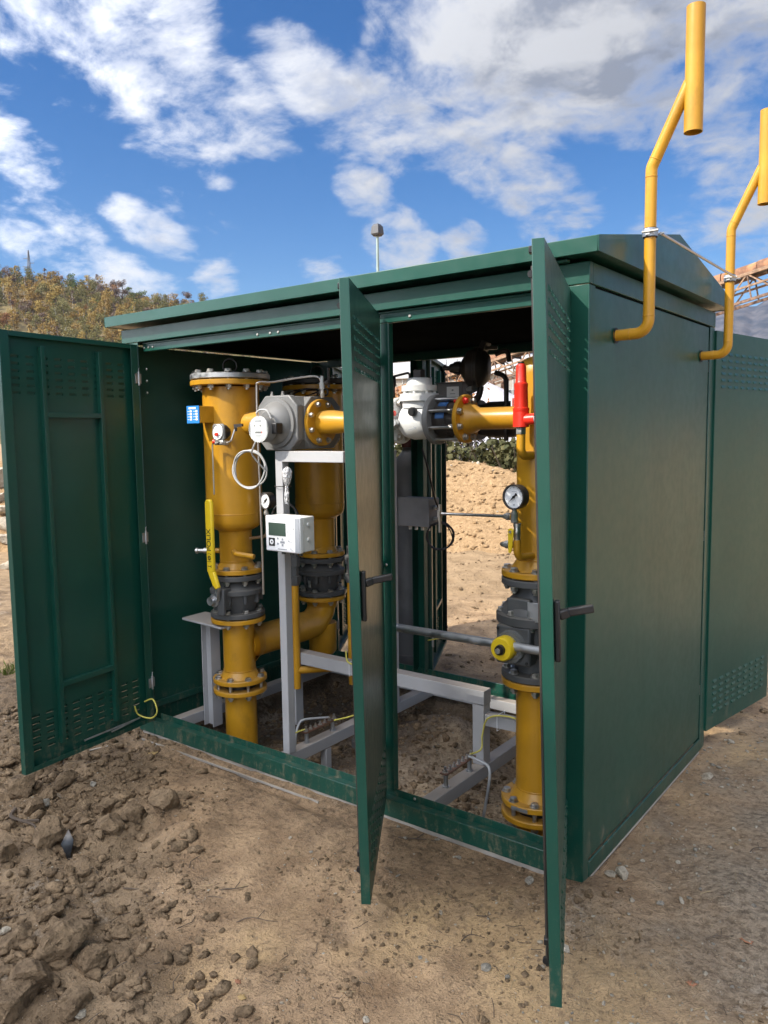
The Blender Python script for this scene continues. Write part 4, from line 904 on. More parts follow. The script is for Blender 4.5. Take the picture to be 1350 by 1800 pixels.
# -- meter run: flange, reducer, pipe to the shut-off valve
run = thing('meter_outlet_pipe', 'yellow flanged spool pipe leaving the gas meter to the right', 'pipe', (-1.25, .3, 1.6))
flange(run, (mx+.131, FY, mz), (1, 0, 0), .11, .02); bolts(run, (mx+.151, FY, mz), (1, 0, 0), .09, 8, .02, .011)
part('reducer', MB().lathe((mx+.15, FY, mz), (1, 0, 0), [(0, .056), (.07, .056), (.14, .047), (.17, .0445), (.42, .0445)], 32), Y, run); flange(run, (-1.022, FY, mz), (1, 0, 0), .10, .02)
part('weld_neck', MB().lathe((-1.06, FY, mz), (1, 0, 0), [(0, .0445), (.038, .062)], 28), Y, run)
# -- white safety shut-off valve with grey axial section
ssv = thing('shutoff_valve', 'white safety shut-off valve body with black knob and grey axial section', 'valve', (-.88, FY, 1.55))
Wt = M['white']
flange(ssv, (-.998, FY, mz), (1, 0, 0), .101, .022, Wt); part('body', MB().lathe((-.976, FY, mz-.004), (1, 0, 0), [(0, .045), (.015, .052), (.03, .070), (.07, .080), (.12, .078), (.15, .066), (.175, .055)], 36), Wt, ssv)
part('bonnet', MB().lathe((-.885, FY, mz+.05), ZU, [(0, .072), (.03, .074), (.0305, .086), (.052, .086), (.0525, .083), (.062, .083), (.0625, .06), (.072, .06), (.0725, .076), (.096, .076), (.0965, .056), (.122, .052), (.128, .046)], 36), Wt, ssv)
part('bonnet_cap', MB().box(-.905, -.865, FY-.018, FY+.018, mz+.176, mz+.215), M['dark_metal'], ssv, .004)
for k in range(8): g = .785*k+.3; part('bonnet_bolt', MB().lathe((-.885+.067*math.cos(g), FY+.067*math.sin(g), mz+.1115), ZU, [(0, .008), (.011, .008)], 6), Wt, ssv)
part('knob', MB().lathe((-.862, .231, mz+.034), (.1, -1, 0), [(-.02, .012), (.008, .012), (.01, .019), (.026, .019), (.03, .015)], 20), M['black'], ssv)
part('arrow', MB().bar((-.885, .2165, mz-.042), (-.845, .2165, mz-.034), .003, .003).bar((-.845, .2165, mz-.034), (-.858, .2165, mz-.029), .003, .003), M['ink_grey'], ssv)
part('port_boss', MB().cyl((-.955, .235, mz-.01), (-.955, .20, mz-.01), .016, n=14), M['galv'], ssv)
flange(ssv, (-.806, FY, mz), (1, 0, 0), .105, .026, M['meter_grey'], name='ring'); part('axial_body', MB().lathe((-.782, FY, mz), (1, 0, 0), [(0, .066), (.02, .078), (.07, .078), (.072, .073), (.118, .073)], 32), M['dark_metal'], ssv)
for k in range(8): g = .785*k+.39; part('tie_rod', MB().cyl((-.782, FY+.09*math.cos(g), mz+.09*math.sin(g)), (-.66, FY+.09*math.cos(g), mz+.09*math.sin(g)), .007, n=10), M['steel_tube'], ssv)
for a0, a1 in ((2.05, 2.4), (2.8, 3.1)):        # blue type plates on the axial body
    vs = []; 
    for xx in (-.755, -.712):
        for k in range(6): g = a0+(a1-a0)*k/5; vs.append((xx, FY+.0795*math.cos(g), mz+.0795*math.sin(g)))
    part('type_plate', MB().add(vs, [(k, k+1, 7+k, 6+k) for k in range(5)]), M['blue_dark'], ssv)
bolts(ssv, (-.976, FY, mz), (1, 0, 0), .08, 8, .046, .012, red=(3,)); 
# -- outlet pipe to the right-hand column
OX, OY = -.325, .30
outp = thing('outlet_column', 'thick yellow outlet column at the right with flanges and branch pipe', 'pipe', (OX, OY, -.3))
flange(outp, (-.662, FY, mz), (1, 0, 0), .10, .02); bolts(outp, (-.642, FY, mz), (1, 0, 0), .08, 8, .02, .012, red=(2,)); part('weld_neck', MB().lathe((-.643, FY, mz), (1, 0, 0), [(0, .066), (.03, .058), (.055, .0445), (.26, .0445)], 32), Y, outp)
part('column', MB().lathe((OX, OY, 1.055), ZU, [(0, .084), (.76, .084), (.79, .080), (.81, .066), (.822, .045), (.828, .01)], 40), Y, outp)
part('weld_seam', MB().torus((OX, OY, 1.10), ZU, .0845, .0025, 32, 6), Y, outp); part('weld_neck', MB().lathe((OX, OY, 1.056), ZU, [(0, .108), (.02, .095), (.036, .0845)], 36), Y, outp); flange(outp, (OX, OY, 1.032), ZU, .1425, .024)
v3 = make_valve(OX, OY, 1.028, .626, 'large grey ball valve with yellow hub and steel bar lever', True, 1)
bolts(v3, (OX, OY, 1.0565), ZU, .12, 8, .058, red=(5,)); bolts(v3, (OX, OY, .652), ZU, .12, 8, .056, red=(5,))
flange(outp, (OX, OY, .597), ZU, .1425, .025); part('riser', MB().lathe((OX, OY, .125), ZU, [(0, .084), (.473, .084)], 40), Y, outp); part('weld_seam', MB().torus((OX, OY, .168), ZU, .0845, .0025, 32, 6), Y, outp)
part('weld_neck', MB().lathe((OX, OY, .128), ZU, [(0, .108), (.018, .095), (.034, .0845)], 36), Y, outp)
flange(outp, (OX, OY, .105), ZU, .1425, .024); flange(outp, (OX, OY, .045), ZU, .1425, .024); part('gasket', MB().cyl((OX, OY, .069), (OX, OY, .106), .09, n=32), M['black'], outp); bolts(outp, (OX, OY, .1295), ZU, .12, 8, .085); part('ground_pipe', MB().lathe((OX, OY, -.35), ZU, [(0, .084), (.395, .084)], 40), Y, outp)
part('flange_stamp', MB().box(OX-.04, OX+.03, OY-.1440, OY-.1405, .110, .124), M['galv'], outp); part('tag', MB().box(OX+.005, OX+.04, OY-.146, OY-.1445, -.01, .03), M['sticker'], outp)
# stubs on the column with compression fittings
for z, st in ((1.256, True), (1.142, False)):
    s = part('stub', MB().tube([(OX-.07, OY, z), (OX-.118, OY, z)], .014, 14), Y, outp)
    part('fitting', MB().lathe((OX-.118, OY, z), (-1, 0, 0), [(0, .013), (.008, .013), (.009, .0165), (.024, .0165), (.026, .012), (.034, .012), (.044, .009), (.05, .004)] if not st else [(0, .013), (.006, .013), (.007, .0155), (.022, .0155), (.024, .011), (.032, .011)], 8), M['steel'], s)
ln = single('sensing_tube', MB().tube([(OX-.15, OY, 1.256), (-.60, .3, 1.254), (-.79, .3, 1.251)], .0062, 12).tube([(-.785, .3, 1.17), (-.785, .3, 1.29)], .006, 12).lathe((-.785, .3, 1.235), ZU, [(0, .012), (.03, .012)], 6), M['steel_tube'], 'straight steel sensing tube running left from the outlet column', 'tube', loc=(-.8, .33, 1.25))
# lever of the big valve
part('gear_pad', MB().box(OX-.10, OX+.045, OY-.158, OY-.10, .70, .852), CG, v3, .008)
part('dust_cover', MB().lathe((OX-.035, OY-.158, .772), (0, -1, 0), [(0, .066), (.02, .062)], 32), M['clear'], v3)
hb = part('lever_hub', MB().lathe((OX-.045, OY-.158, .772), (0, -1, 0), [(0, .040), (.01, .047), (.055, .047), (.063, .041)], 32), M['yellow_bright'], v3); part('hub_bolt', MB().lathe((OX-.045, OY-.221, .772), (0, -1, 0), [(0, .021), (.014, .019)], 20).lathe((OX-.045, OY-.235, .772), (0, -1, 0), [(0, .013), (.008, .013)], 6), M['black'], hb)
part('hub_bolt_head', MB().lathe((OX-.045, OY-.236, .772), (0, -1, 0), [(0, .0125), (.012, .011)], 6), M['steel'], hb)
part('bar_lever', MB().tube([(-1.02, .115, .778), (-.40, .115, .782), (-.16, .115, .783)], .017, 18), M['galv'], v3)
for a, b in ((-.09, .715), (-.09, .838), (.033, .715)): part('pad_bolt', MB().cyl((OX+a, OY-.158, b), (OX+a, OY-.162, b), .006, n=10), M['ink'], v3)
# -- red relief valve beside the column
rv = thing('relief_valve', 'bright red relief valve with yellow elbow beside the outlet column', 'relief valve', (-.322, .15, 1.5))
rx, ry = -.324, .150
part('bonnet', MB().lathe((rx, ry, 1.668), ZU, [(0, .029), (.004, .0305), (.014, .0305), (.016, .0265), (.09, .0245), (.094, .0255), (.104, .0255), (.106, .023), (.112, .020), (.165, .0185), (.174, .016), (.178, .009)], 32), M['red'], rv)
part('body', MB().lathe((rx, ry, 1.610), ZU, [(0, .022), (.003, .030), (.058, .030)], 32).lathe((rx, ry, 1.638), (1, 0, .06), [(0, .023), (.06, .021)], 20), M['red'], rv)
part('cap_plug', MB().cyl((rx, ry, 1.846), (rx, ry, 1.852), .012, n=14), M['dark_metal'], rv); part('tape', MB().cyl((rx+.06, ry, 1.6415), (rx+.066, ry, 1.6418), .0185, n=18), M['dial'], rv)
part('outlet_pipe', MB().tube(fillet([(rx+.065, ry, 1.642), (rx+.16, ry, 1.642), (rx+.20, .243, 1.80), (rx+.20, .243, 1.9)], .03), .0165, 14), Y, rv)
part('name_strip', MB().box(rx-.0345, rx-.03, ry-.014, ry+.006, 1.69, 1.72), M['dial'], rv)
part('nut', MB().lathe((rx, ry, 1.586), ZU, [(0, .020), (.025, .020)], 6), M['steel'], rv); part('elbow', MB().tube(fillet([(rx, ry, 1.588), (rx, ry, 1.505), (rx+.012, OY-.07, 1.505)], .03), .0165, 16), Y, rv)
# -- pressure gauges
def make_gauge(c, r, label, ang=0, stem=.05):
    e = thing('pressure_gauge', label, 'pressure gauge', (c[0], c[1], c[2]-r-stem), 'round pressure gauges'); c = Vector(c); ax = Vector((math.sin(ang), -math.cos(ang), 0)); ex = Vector((math.cos(ang), math.sin(ang), 0)); P = lambda a, b, t: tuple(c+ex*a+ZU*b+ax*t)
    part('case', MB().lathe(c, ax, [(-.038, r*.8), (-.03, r*.96), (.006, r), (.010, r), (.011, r*.9), (.004, r*.88)], 40, True, False), M['dark_metal'], e); dl = part('dial', MB().lathe(c, ax, [(.0005, r*.87), (.003, r*.87)], 40), M['dial'], e)
    tk = MB()
    for k in range(11): g = rad(225-27*k); L = .12 if k % 5 == 0 else .08; tk.bar(P(math.cos(g)*r*(.80-L), math.sin(g)*r*(.80-L), .0035), P(math.cos(g)*r*.80, math.sin(g)*r*.80, .0035), .0008, .0012 if k % 5 else .002, tuple(ax))
    part('ticks', tk, M['ink'], dl); part('dial_print', MB().bar(P(-.2*r, .42*r, .0034), P(.22*r, .42*r, .0034), .001, .0016).bar(P(-.08*r, -.62*r, .0034), P(.1*r, -.62*r, .0034), .001, .003).bar(P(-.12*r, -.3*r, .0034), P(-.02*r, -.3*r, .0034), .001, .002).bar(P(.08*r, -.3*r, .0034), P(.16*r, -.3*r, .0034), .001, .002), M['ink_grey'], dl)
    pt = MB(); g = rad(222); d0 = Vector((math.cos(g), math.sin(g))); n0 = Vector((-d0.y, d0.x)); poly = [d0*r*.72, d0*r*0+n0*.0028, -d0*r*.22+n0*.003, -d0*r*.34+n0*.0065, -d0*r*.42, -d0*r*.34-n0*.0065, -d0*r*.22-n0*.003, -n0*.0028]
    pt.prism([(p.x, p.y) for p in poly], lambda a, b, t: P(a, b, t), .0055, .0068); pt.lathe(P(0, 0, .004), ax, [(0, .005), (.004, .005)], 16); part('pointer', pt, M['ink'], e)
    part('stem', MB().lathe(c-ZU*(r*.9), (0, 0, -1), [(0, .009), (.012, .009), (.013, .0115), (.018, .0115), (.019, .0135), (stem, .0135), (stem+.002, .0105)], 8), M['steel'], e); return e
ga = make_gauge((-.332, .115, 1.353), .0475, 'round white pressure gauge on the right outlet column', -.12, .052)
part('isolating_valve', MB().lathe((-.322, .118, 1.254), (0, 0, -1), [(0, .015), (.012, .015), (.013, .012), (.03, .014), (.045, .014), (.047, .0125), (.066, .0125)], 12), M['steel'], ga)
part('valve_lever', MB().prism([(-.012, .008), (0, .014), (.011, .008), (.011, -.006), (.004, -.07), (-.002, -.082), (-.010, -.078), (-.011, -.06)], lambda a, b, t: (-.336+a, t, 1.224+b), .094, .099), M['yellow_bright'], ga, .001); part('lever_nut', MB().cyl((-.336, .094, 1.224), (-.336, .087, 1.224), .006, n=6), M['steel'], ga)
part('syphon', MB().tube(fillet([(-.322, .118, 1.192), (-.322, .118, 1.125), (-.31, .225, 1.118)], .03), .0138, 16), Y, ga)
gb = make_gauge((-1.845, .31, 1.262), .044, 'small pressure gauge half hidden behind the grey post', -.1, .03)
part('gauge_pipe', MB().tube(fillet([(-1.845, .31, 1.2), (-1.845, .31, 1.08), (-1.97, .31, 1.06)], .03), .008, 10), M['steel_tube'], gb)
# -- differential pressure gauge on its manifold
dp = thing('differential_gauge', 'square black differential pressure gauge with red pointer on the front filter', 'pressure gauge', (-1.985, .10, 1.545))
dx, dy = -1.957, .125
part('case', MB().prism(octa(.041, .010), lambda a, b, t: (dx+a, t, 1.612+b), dy-.018, dy-.006), M['meter_grey'], dp, .003); part('rear_case', MB().lathe((dx, dy-.006, 1.612), (0, 1, 0), [(0, .038), (.03, .037), (.034, .028), (.05, .024)], 20), M['black'], dp)
fd = part('dial', MB().lathe((dx, dy-.019, 1.612), (0, -1, 0), [(0, .035), (.002, .035)], 28), M['dial'], dp); part('red_knob', MB().lathe((dx-.004, dy-.021, 1.601), (0, -1, 0), [(0, .010), (.012, .008)], 14), M['red'], dp); part('pointer', MB().bar((dx-.002, dy-.0225, 1.603), (dx+.018, dy-.0225, 1.594), .002, .003), M['ink'], fd)
part('bezel', MB().torus((dx, dy-.020, 1.612), (0, -1, 0), .0355, .003, 28, 6), M['steel'], dp)
part('manifold', MB().box(dx-.025, dx+.036, dy-.022, dy+.018, 1.548, 1.571), M['steel'], dp, .003); part('red_valve', MB().lathe((dx-.025, dy-.005, 1.562), (-1, -.2, .2), [(0, .009), (.012, .009), (.013, .012), (.022, .012)], 10), M['red'], dp)
for a in (-.008, .014, .03): part('valve_screw', MB().lathe((dx+a, dy-.022, 1.557), (0, -1, -.2), [(0, .007), (.008, .007), (.009, .005), (.014, .005)], 8), M['bolt'] if a != .014 else M['ink'], dp)
part('impulse_tube', MB().tube(fillet([(dx-.028, dy, 1.560), (dx-.066, dy, 1.560), (dx-.066, dy+.0, 1.30)], .015), .0042, 8), M['steel_tube'], dp)
part('impulse_tube', MB().tube(fillet([(dx+.04, dy, 1.560), (dx+.07, dy+.0, 1.565), (dx+.085, dy+.02, 1.636), (dx+.12, dy+.03, 1.645)], .02), .0042, 8), M['steel_tube'], dp); part('elbow_fitting', MB().lathe((dx+.085, dy+.02, 1.615), ZU, [(0, .008), (.02, .008)], 6).bar((dx+.078, dy+.02, 1.642), (dx+.125, dy+.03, 1.645), .014, .014), M['dark_metal'], dp)
# -- flow computer
fx0, fx1, fy0, fy1, fz0, fz1 = -1.548, -1.334, .012, .112, 1.068, 1.231
fc = thing('flow_computer', 'pale grey flow computer box with dark screen on the grey post', 'flow computer', ((fx0+fx1)/2, fy1, fz0)); WP = M['white_plastic']
part('housing', MB().box(fx0+.003, fx1-.003, fy0+.026, fy1, fz0+.004, fz1-.002), WP, fc, .004); part('front_cover', MB().box(fx0, fx1, fy0, fy0+.0255, fz0, fz1), M['dial'], fc, .006)
FP = lambda u, v, t=0: (fx0+(fx1-fx0)*u, fy0-.0006-t, fz1-(fz1-fz0)*v)
def fbox(name, u0, u1, v0, v1, mat, t=.0008, par=None): a = FP(u0, v0); b = FP(u1, v1); return part(name, MB().box(a[0], b[0], fy0-.0004-t, fy0-.0001, b[2], a[2]), mat, par or fc)
fbox('edge_panel', .865, .985, .03, .97, M['ink_grey'], .0006); fbox('screen', .10, .60, .19, .55, M['lcd'], .0014)
fbox('logo_button', .10, .275, .62, .845, M['ink'], .0012); part('logo_ring', MB().lathe(FP(.187, .732, .0012), (0, -1, 0), [(0, .0115), (.0008, .0115)], 24), M['dial'], fc); part('logo_dot', MB().lathe(FP(.195, .728, .002), (0, -1, 0), [(0, .0045), (.0008, .0045)], 14), M['ink'], fc)
for u0, u1, v0, v1 in ((.1, .17, .095, .108), (.20, .46, .097, .11), (.34, .385, .60, .65), (.34, .385, .745, .8), (.65, .72, .24, .25), (.65, .67, .40, .44), (.69, .76, .39, .40), (.68, .76, .47, .482), (.66, .78, .545, .557), (.67, .78, .62, .63), (.67, .78, .69, .70), (.67, .70, .655, .685), (.36, .62, .905, .925), (.73, .75, .87, .9), (.75, .81, .92, .93)): fbox('print_mark', u0, u1, v0, v1, M['ink_grey'], .0007)
for a, b in ((.5, .64), (.5, .8), (.46, .72), (.54, .72), (.5, .72)): fbox('key', a-.022, a+.022, b-.03, b+.03, M['ink_grey'], .001)
fbox('latch', .76, .835, .255, .335, M['white_plastic'], .003)
for z in (.78, .36): part('side_plug', MB().cyl((fx1-.003, fy0+.06, fz0+(fz1-fz0)*z), (fx1+.003, fy0+.06, fz0+(fz1-fz0)*z), .009, n=16), WP, fc)
for a in (.25, .5, .75): part('cable_gland', MB().cyl((fx0+(fx1-fx0)*a, fy0+.06, fz0+.004), (fx0+(fx1-fx0)*a, fy0+.06, fz0-.02), .010, n=10), M['cast_grey'], fc)
# -- grey stands and skid frame (square tube)
FG = M['frame_grey']
def sq(e, name, p0, p1, w=.05, up=(0,0,1)): return part(name, MB().bar(p0, p1, w, w, up), FG, e, .003)
sk = thing('skid_frame', 'grey square tube skid frame lying on the soil inside the cabinet', 'frame', (-1.3, .75, .0))
sq(sk, 'cross_beam', (-1.565, .05, .033), (-1.565, 1.36, .033), .06); sq(sk, 'cross_beam', (-.735, .05, .033), (-.735, 1.36, .033), .06); sq(sk, 'side_beam', (-2.40, .05, .030), (-2.40, 1.36, .030), .06); sq(sk, 'rear_beam', (-2.42, 1.392, .035), (-.14, 1.392, .035), .06)
sq(sk, 'foot', (-1.555, .40, -.2), (-1.555, .40, .0), .04)
st = thing('meter_stand', 'tall grey square tube stand carrying the gas meter', 'stand', (-1.555, .14, .06))
sq(st, 'post', (-1.555, .137, .064), (-1.555, .137, 1.52), .044, (0, 1, 0)); sq(st, 'beam', (-1.5325, .137, 1.495), (-1.16, .137, 1.495), .05); sq(st, 'beam', (-1.555, .1595, 1.495), (-1.555, .47, 1.495), .05)
st2 = thing('valve_stand', 'second grey square tube post behind the mullion with a dark box on it', 'stand', (-1.553, .99, .06))
sq(st2, 'post', (-1.553, .99, .064), (-1.553, .99, 1.50), .044, (0, 1, 0))
br = thing('pipe_bridge', 'low grey square tube bridge standing across the skid frame', 'stand', (-1.3, .567, .06))
sq(br, 'beam', (-1.95, .567, .385), (-.705, .567, .385), .066); sq(br, 'leg', (-.738, .567, .064), (-.738, .567, .3515), .06, (0, 1, 0)); sq(br, 'leg', (-1.92, .567, .0), (-1.92, .567, .3515), .06, (0, 1, 0)); sq(br, 'beam', (-.7075, .567, .282), (-.30, .60, .282), .055)
sh = thing('pipe_support', 'grey steel plate shelf on an I-beam leg left of the front valve', 'support', (-2.28, .26, .0))
part('plate', MB().prism([(-2.40, .19), (-2.05, .16), (-2.05, .36), (-2.41, .36)], lambda a, b, t: (a, b, t), .594, .606), FG, sh, .002)
for xx in (-2.315, -2.245): part('leg_flange', MB().box(xx-.003, xx+.003, .25, .315, .0, .5935), FG, sh)
part('leg_web', MB().box(-2.3115, -2.2485, .279, .286, .0, .5935), FG, sh)
# -- junction box, rear-stream regulator and instruments
jb = thing('junction_box', 'dark grey metal junction box on the second grey post', 'junction box', (-1.33, .92, 1.10))
part('housing', MB().box(-1.435, -1.245, .90, 1.0, 1.105, 1.250), M['cyl_grey'], jb, .004); part('lid', MB().box(-1.440, -1.24, .893, .8995, 1.10, 1.255), M['cyl_grey'], jb, .003)
for a in (-1.40, -1.36, -1.32, -1.28): part('gland', MB().lathe((a, .95, 1.105), (0, 0, -1), [(0, .012), (.012, .012), (.013, .009), (.03, .009)], 8), M['steel'], jb)
for z in (1.20, 1.14): part('gland', MB().lathe((-1.245, .95, z), (1, 0, 0), [(0, .012), (.012, .012), (.013, .008), (.028, .008)], 8), M['steel'], jb)
rg = thing('rear_regulator', 'dark round pressure regulator in the shade above the rear pipe', 'regulator', (-.97, .97, 1.6)); DM = M['dark_metal']
part('diaphragm_case', MB().lathe((-.90, .90, 1.905), (-.92, -.35, .03), [(-.02, .03), (-.015, .06), (.01, .085), (.035, .093), (.037, .098), (.055, .098), (.057, .093), (.09, .085), (.11, .055), (.125, .03), (.16, .026), (.18, .02), (.185, .012), (.215, .011)], 36), DM, rg); part('spring_cap', MB().lathe((-1.02, .853, 1.91), (-.92, -.35, .03), [(0, .034), (.03, .03)], 16), DM, rg)
part('bracket', MB().bar((-.92, .9, 1.99), (-.90, .9, 2.03), .05, .03).bar((-.955, .88, 2.0), (-.85, .92, 2.0), .02, .015), DM, rg)
part('sense_pipe', MB().tube(fillet([(-.86, .92, 1.97), (-.80, .93, 1.99), (-.79, .93, 1.93)], .02), .012, 10), DM, rg); part('sense_pipe', MB().tube(fillet([(-.85, .9, 1.88), (-.79, .9, 1.86), (-.79, .9, 1.55)], .04), .012, 10), DM, rg); part('sense_pipe', MB().tube(spline([(-.93, .9, 1.82), (-.95, .9, 1.76), (-1.02, .9, 1.73), (-1.1, .9, 1.73)], 5), .016, 10), DM, rg)
part('nut', MB().lathe((-.985, .88, 1.80), (.6, -.3, .1), [(0, .02), (.05, .02)], 6), M['steel'], rg)
part('rear_pipe', MB().tube([(FX+.2, .97, 1.655), (OX, .97, 1.655)], .05, 24), CG, rg)
for x0 in (-1.25, -1.0, -.72, -.56): part('rear_flange', MB().lathe((x0, .97, 1.655), (1, 0, 0), [(0, .1), (.03, .1)], 28), CG, rg)
part('rear_bonnet', MB().lathe((-.66, .97, 1.68), ZU, [(0, .075), (.05, .075), (.052, .09), (.075, .09), (.077, .05), (.10, .05), (.102, .03), (.15, .03), (.153, .02), (.175, .018)], 24), DM, rg)
part('rear_body', MB().lathe((-.99, .97, 1.655), (1, 0, 0), [(0, .07), (.08, .09), (.2, .09), (.27, .07)], 24), DM, rg)
part('rear_column', MB().lathe((OX, .97, .1), ZU, [(0, .084), (1.5, .084), (1.62, .08)], 28), Y, rg)
cb = thing('control_unit', 'small dark grey box with pale label on top of the rear pipe', 'control box', (-1.09, .90, 1.74)); part('housing', MB().box(-1.165, -1.015, .865, .965, 1.742, 1.838), M['cyl_grey'], cb, .004); part('label_plate', MB().box(-1.105, -1.035, .862, .8645, 1.752, 1.822), M['dial'], cb)
part('label_print', MB().box(-1.075, -1.065, .8605, .8618, 1.80, 1.808).box(-1.085, -1.055, .8605, .8618, 1.785, 1.788).box(-1.08, -1.05, .8605, .8618, 1.766, 1.771), M['ink_grey'], cb); part('lid', MB().box(-1.168, -1.012, .862, .968, 1.8385, 1.845), M['cyl_grey'], cb, .002)
iv = thing('impulse_loop', 'black impulse tube loop left of the white valve', 'tube', (-1.08, .52, 1.72)); part('tube', MB().tube(fillet([(-1.19, .52, 1.70), (-1.19, .52, 1.86), (-1.09, .52, 1.875), (-1.09, .52, 1.74), (-1.18, .52, 1.76)], .012), .0055, 8), M['black'], iv); part('ring', MB().torus((-1.10, .515, 1.745), (.3, -1, 0), .022, .006, 20, 6), M['black'], iv); part('stem', MB().lathe((-1.19, .52, 1.66), ZU, [(0, .02), (.05, .02), (.06, .012), (.15, .012), (.16, .018), (.2, .016)], 12), M['black'], iv)
# -- earth bars
EBOLT = MB().lathe((0, 0, 0), (0, 0, 1), [(0, .011), (.002, .011), (.0022, .0085), (.009, .0085), (.0095, .005), (.02, .005)], 6).mesh('stud', None, 30)
def earth_bar(x, y0, y1, z, label, big):
    e = thing('earth_bar', label, 'earth bar', (x, (y0+y1)/2, .063), 'earthing bars'); part('bar', MB().box(x-.018, x+.018, y0, y1, z, z+.006), M['copper'], e)
    n = 7
    for i in range(n): obj('stud', EBOLT, M['bolt'], e, Vector((x, y0+.018+(y1-y0-.036)*i/(n-1), z+.006))-WL[e.name], None).scale = (1.25, 1.25, 1.25) if i in (0, n-1) else (1, 1, 1)
    for y in (y0+.022, y1-.03): part('standoff', MB().lathe((x, y, .063), ZU, [(0, .016), (.006, .016), (.0065, .010), (z-.063, .010)], 10), M['galv'], e)
    part('strap', MB().bar((x-.02, y1-.06, z+.014), (x-.02 if not big else x+.02, y1-.06, z+.014), .02, .005) if False else MB().tube(spline(big, 6), .0068, 8), M['galv'], e); return e
eb1 = earth_bar(-1.568, .25, .50, .118, 'earthing bar with bolts on the left floor beam', [(-1.585, .46, .133), (-1.66, .36, .136), (-1.675, .33, .115), (-1.67, .30, .06), (-1.66, .29, -.02)])
eb2 = earth_bar(-.735, .235, .485, .125, 'earthing bar with bolts on the right floor beam', [(-.74, .44, .14), (-.66, .42, .143), (-.60, .40, .125), (-.59, .36, .02), (-.60, .30, -.15), (-.63, .25, -.2)])
# -- cables and wires
def cable(name, pts, r, mat, label, k=8, n=8): return single(name, MB().tube(spline(pts, k), r, n), mat, label, 'cable', loc=pts[0], smooth=75)
cable('earth_wire', [(-1.56, .58, .46), (-1.50, .52, .43), (-1.42, .49, .425), (-1.34, .48, .40), (-1.30, .46, .30), (-1.38, .45, .20), (-1.53, .44, .135)], .0042, M['cable_earth'], 'yellow green earth wire curving from the grey bridge to the left earthing bar')
cable('earth_wire', [(-1.568, .26, .135), (-1.60, .22, .12), (-1.63, .18, .08), (-1.60, .16, .03)], .0042, M['cable_earth'], 'short yellow green earth wire beside the foot of the meter stand')
cable('earth_wire', [(-.45, .55, .30), (-.58, .54, .325), (-.68, .53, .30), (-.705, .52, .22), (-.70, .50, .16), (-.735, .46, .14)], .0042, M['cable_earth'], 'yellow green earth wire bent down the leg to the right earthing bar')
cable('earth_wire', [(-2.418, -.06, .20), (-2.36, -.05, .22), (-2.33, -.05, .16), (-2.37, -.06, .12), (-2.42, -.10, .14), (-2.42, -.12, .19)], .0042, M['cable_earth'], 'short earth wire loop at the lower hinge of the left door')
cable('earth_wire', [(-1.66, 1.48, .30), (-1.62, 1.47, .315), (-1.55, 1.50, .33)], .0042, M['cable_earth'], 'bit of earth wire at the rear mullion')
def coil(name, c, ax, R, turns, r, mat, label, tail=None):
    x, y, a = basis(ax); c = Vector(c); pts = []
    for i in range(int(turns*20)):
        g = 6.2832*i/20; q = R*(1+.10*math.sin(i*.29)+.03*math.sin(i*1.1)); pts.append(c+(x*math.cos(g)+y*math.sin(g)*1.02)*q+a*(.012*math.sin(i*.23)))
    pts = (tail or [])+pts; return cable(name, pts, r, mat, label, 3)
coil('cable_coil', (-1.76, .13, 1.424), (.25, -1, 0), .088, 2.6, .0042, M['cable_grey'], 'coiled grey signal cable hanging below the meter counter', [(-1.60, .04, 1.60), (-1.65, .05, 1.54), (-1.70, .09, 1.50)])
cable('signal_cable', [(mx+.05, .06, mz+.02), (mx+.03, .055, mz+.055), (mx-.01, .05, mz+.06), (mx-.03, .045, mz+.045)], .0045, M['cable_grey'], 'grey cable looped over the top of the meter counter')
coil('cable_coil', (-1.70, .30, 1.185), (.5, -1, 0), .062, 2.5, .0055, M['rubber'], 'black cable coil behind the top of the flow computer')
coil('cable_coil', (-1.75, .50, 1.80), (.1, -.3, 1), .075, 2.5, .003, M['rubber'], 'thin dark wire coil above the gas meter')
coil('cable_coil', (-1.19, .93, 1.05), (.4, -1, 0), .07, 3.4, .0034, M['rubber'], 'black cable coil hanging below the dark junction box')
cable('pressure_tube', [(-1.42, .28, 1.79), (-1.44, .28, 1.86), (-1.55, .27, 1.865), (-1.70, .24, 1.85), (-1.78, .22, 1.85), (-1.795, .22, 1.80), (-1.795, .22, 1.5), (-1.79, .22, 1.05), (-1.79, .22, .80)], .0058, M['steel_tube'], 'thin steel tube rising in front of the gas meter', 8)
cable('signal_cable', [(-1.12, .66, 1.52), (-1.1, .68, 1.42), (-1.18, .86, 1.26), (-1.2, .93, 1.2)], .005, M['rubber'], 'black cable slanting down to the dark junction box')
cable('signal_cable', [(-.45, .8, 1.6), (-.42, .82, 1.45), (-.36, .85, 1.3)], .008, M['rubber'], 'black hose slanting behind the outlet column')
ts = thing('thermowell', 'steel thermowell fitting on top of the gas meter', 'fitting', (-1.42, .28, 1.77)); part('fitting', MB().lathe((-1.42, .28, 1.765), ZU, [(0, .008), (.02, .012), (.021, .008), (.04, .008), (.041, .014), (.07, .014), (.072, .009), (.1, .009)], 8), M['steel'], ts); part('valve_head', MB().lathe((-1.40, .28, 1.83), (1, -.3, .2), [(0, .01), (.02, .012), (.03, .008)], 8).lathe((-1.38, .28, 1.81), ZU, [(0, .006), (.09, .006)], 6), M['dark_metal'], ts)
fl = MB(); fl.lathe((-1.506, .112, 1.275), (.05, 0, 1), [(0, .006), (.02, .010), (.05, .011), (.078, .006), (.085, .006), (.10, .013), (.125, .021), (.15, .022), (.165, .014), (.172, .004)], 16)
fl.v = [(x+rng.uniform(-.0035, .0035), y+rng.uniform(-.0035, .0035), z+rng.uniform(-.003, .003)) for x, y, z in fl.v]
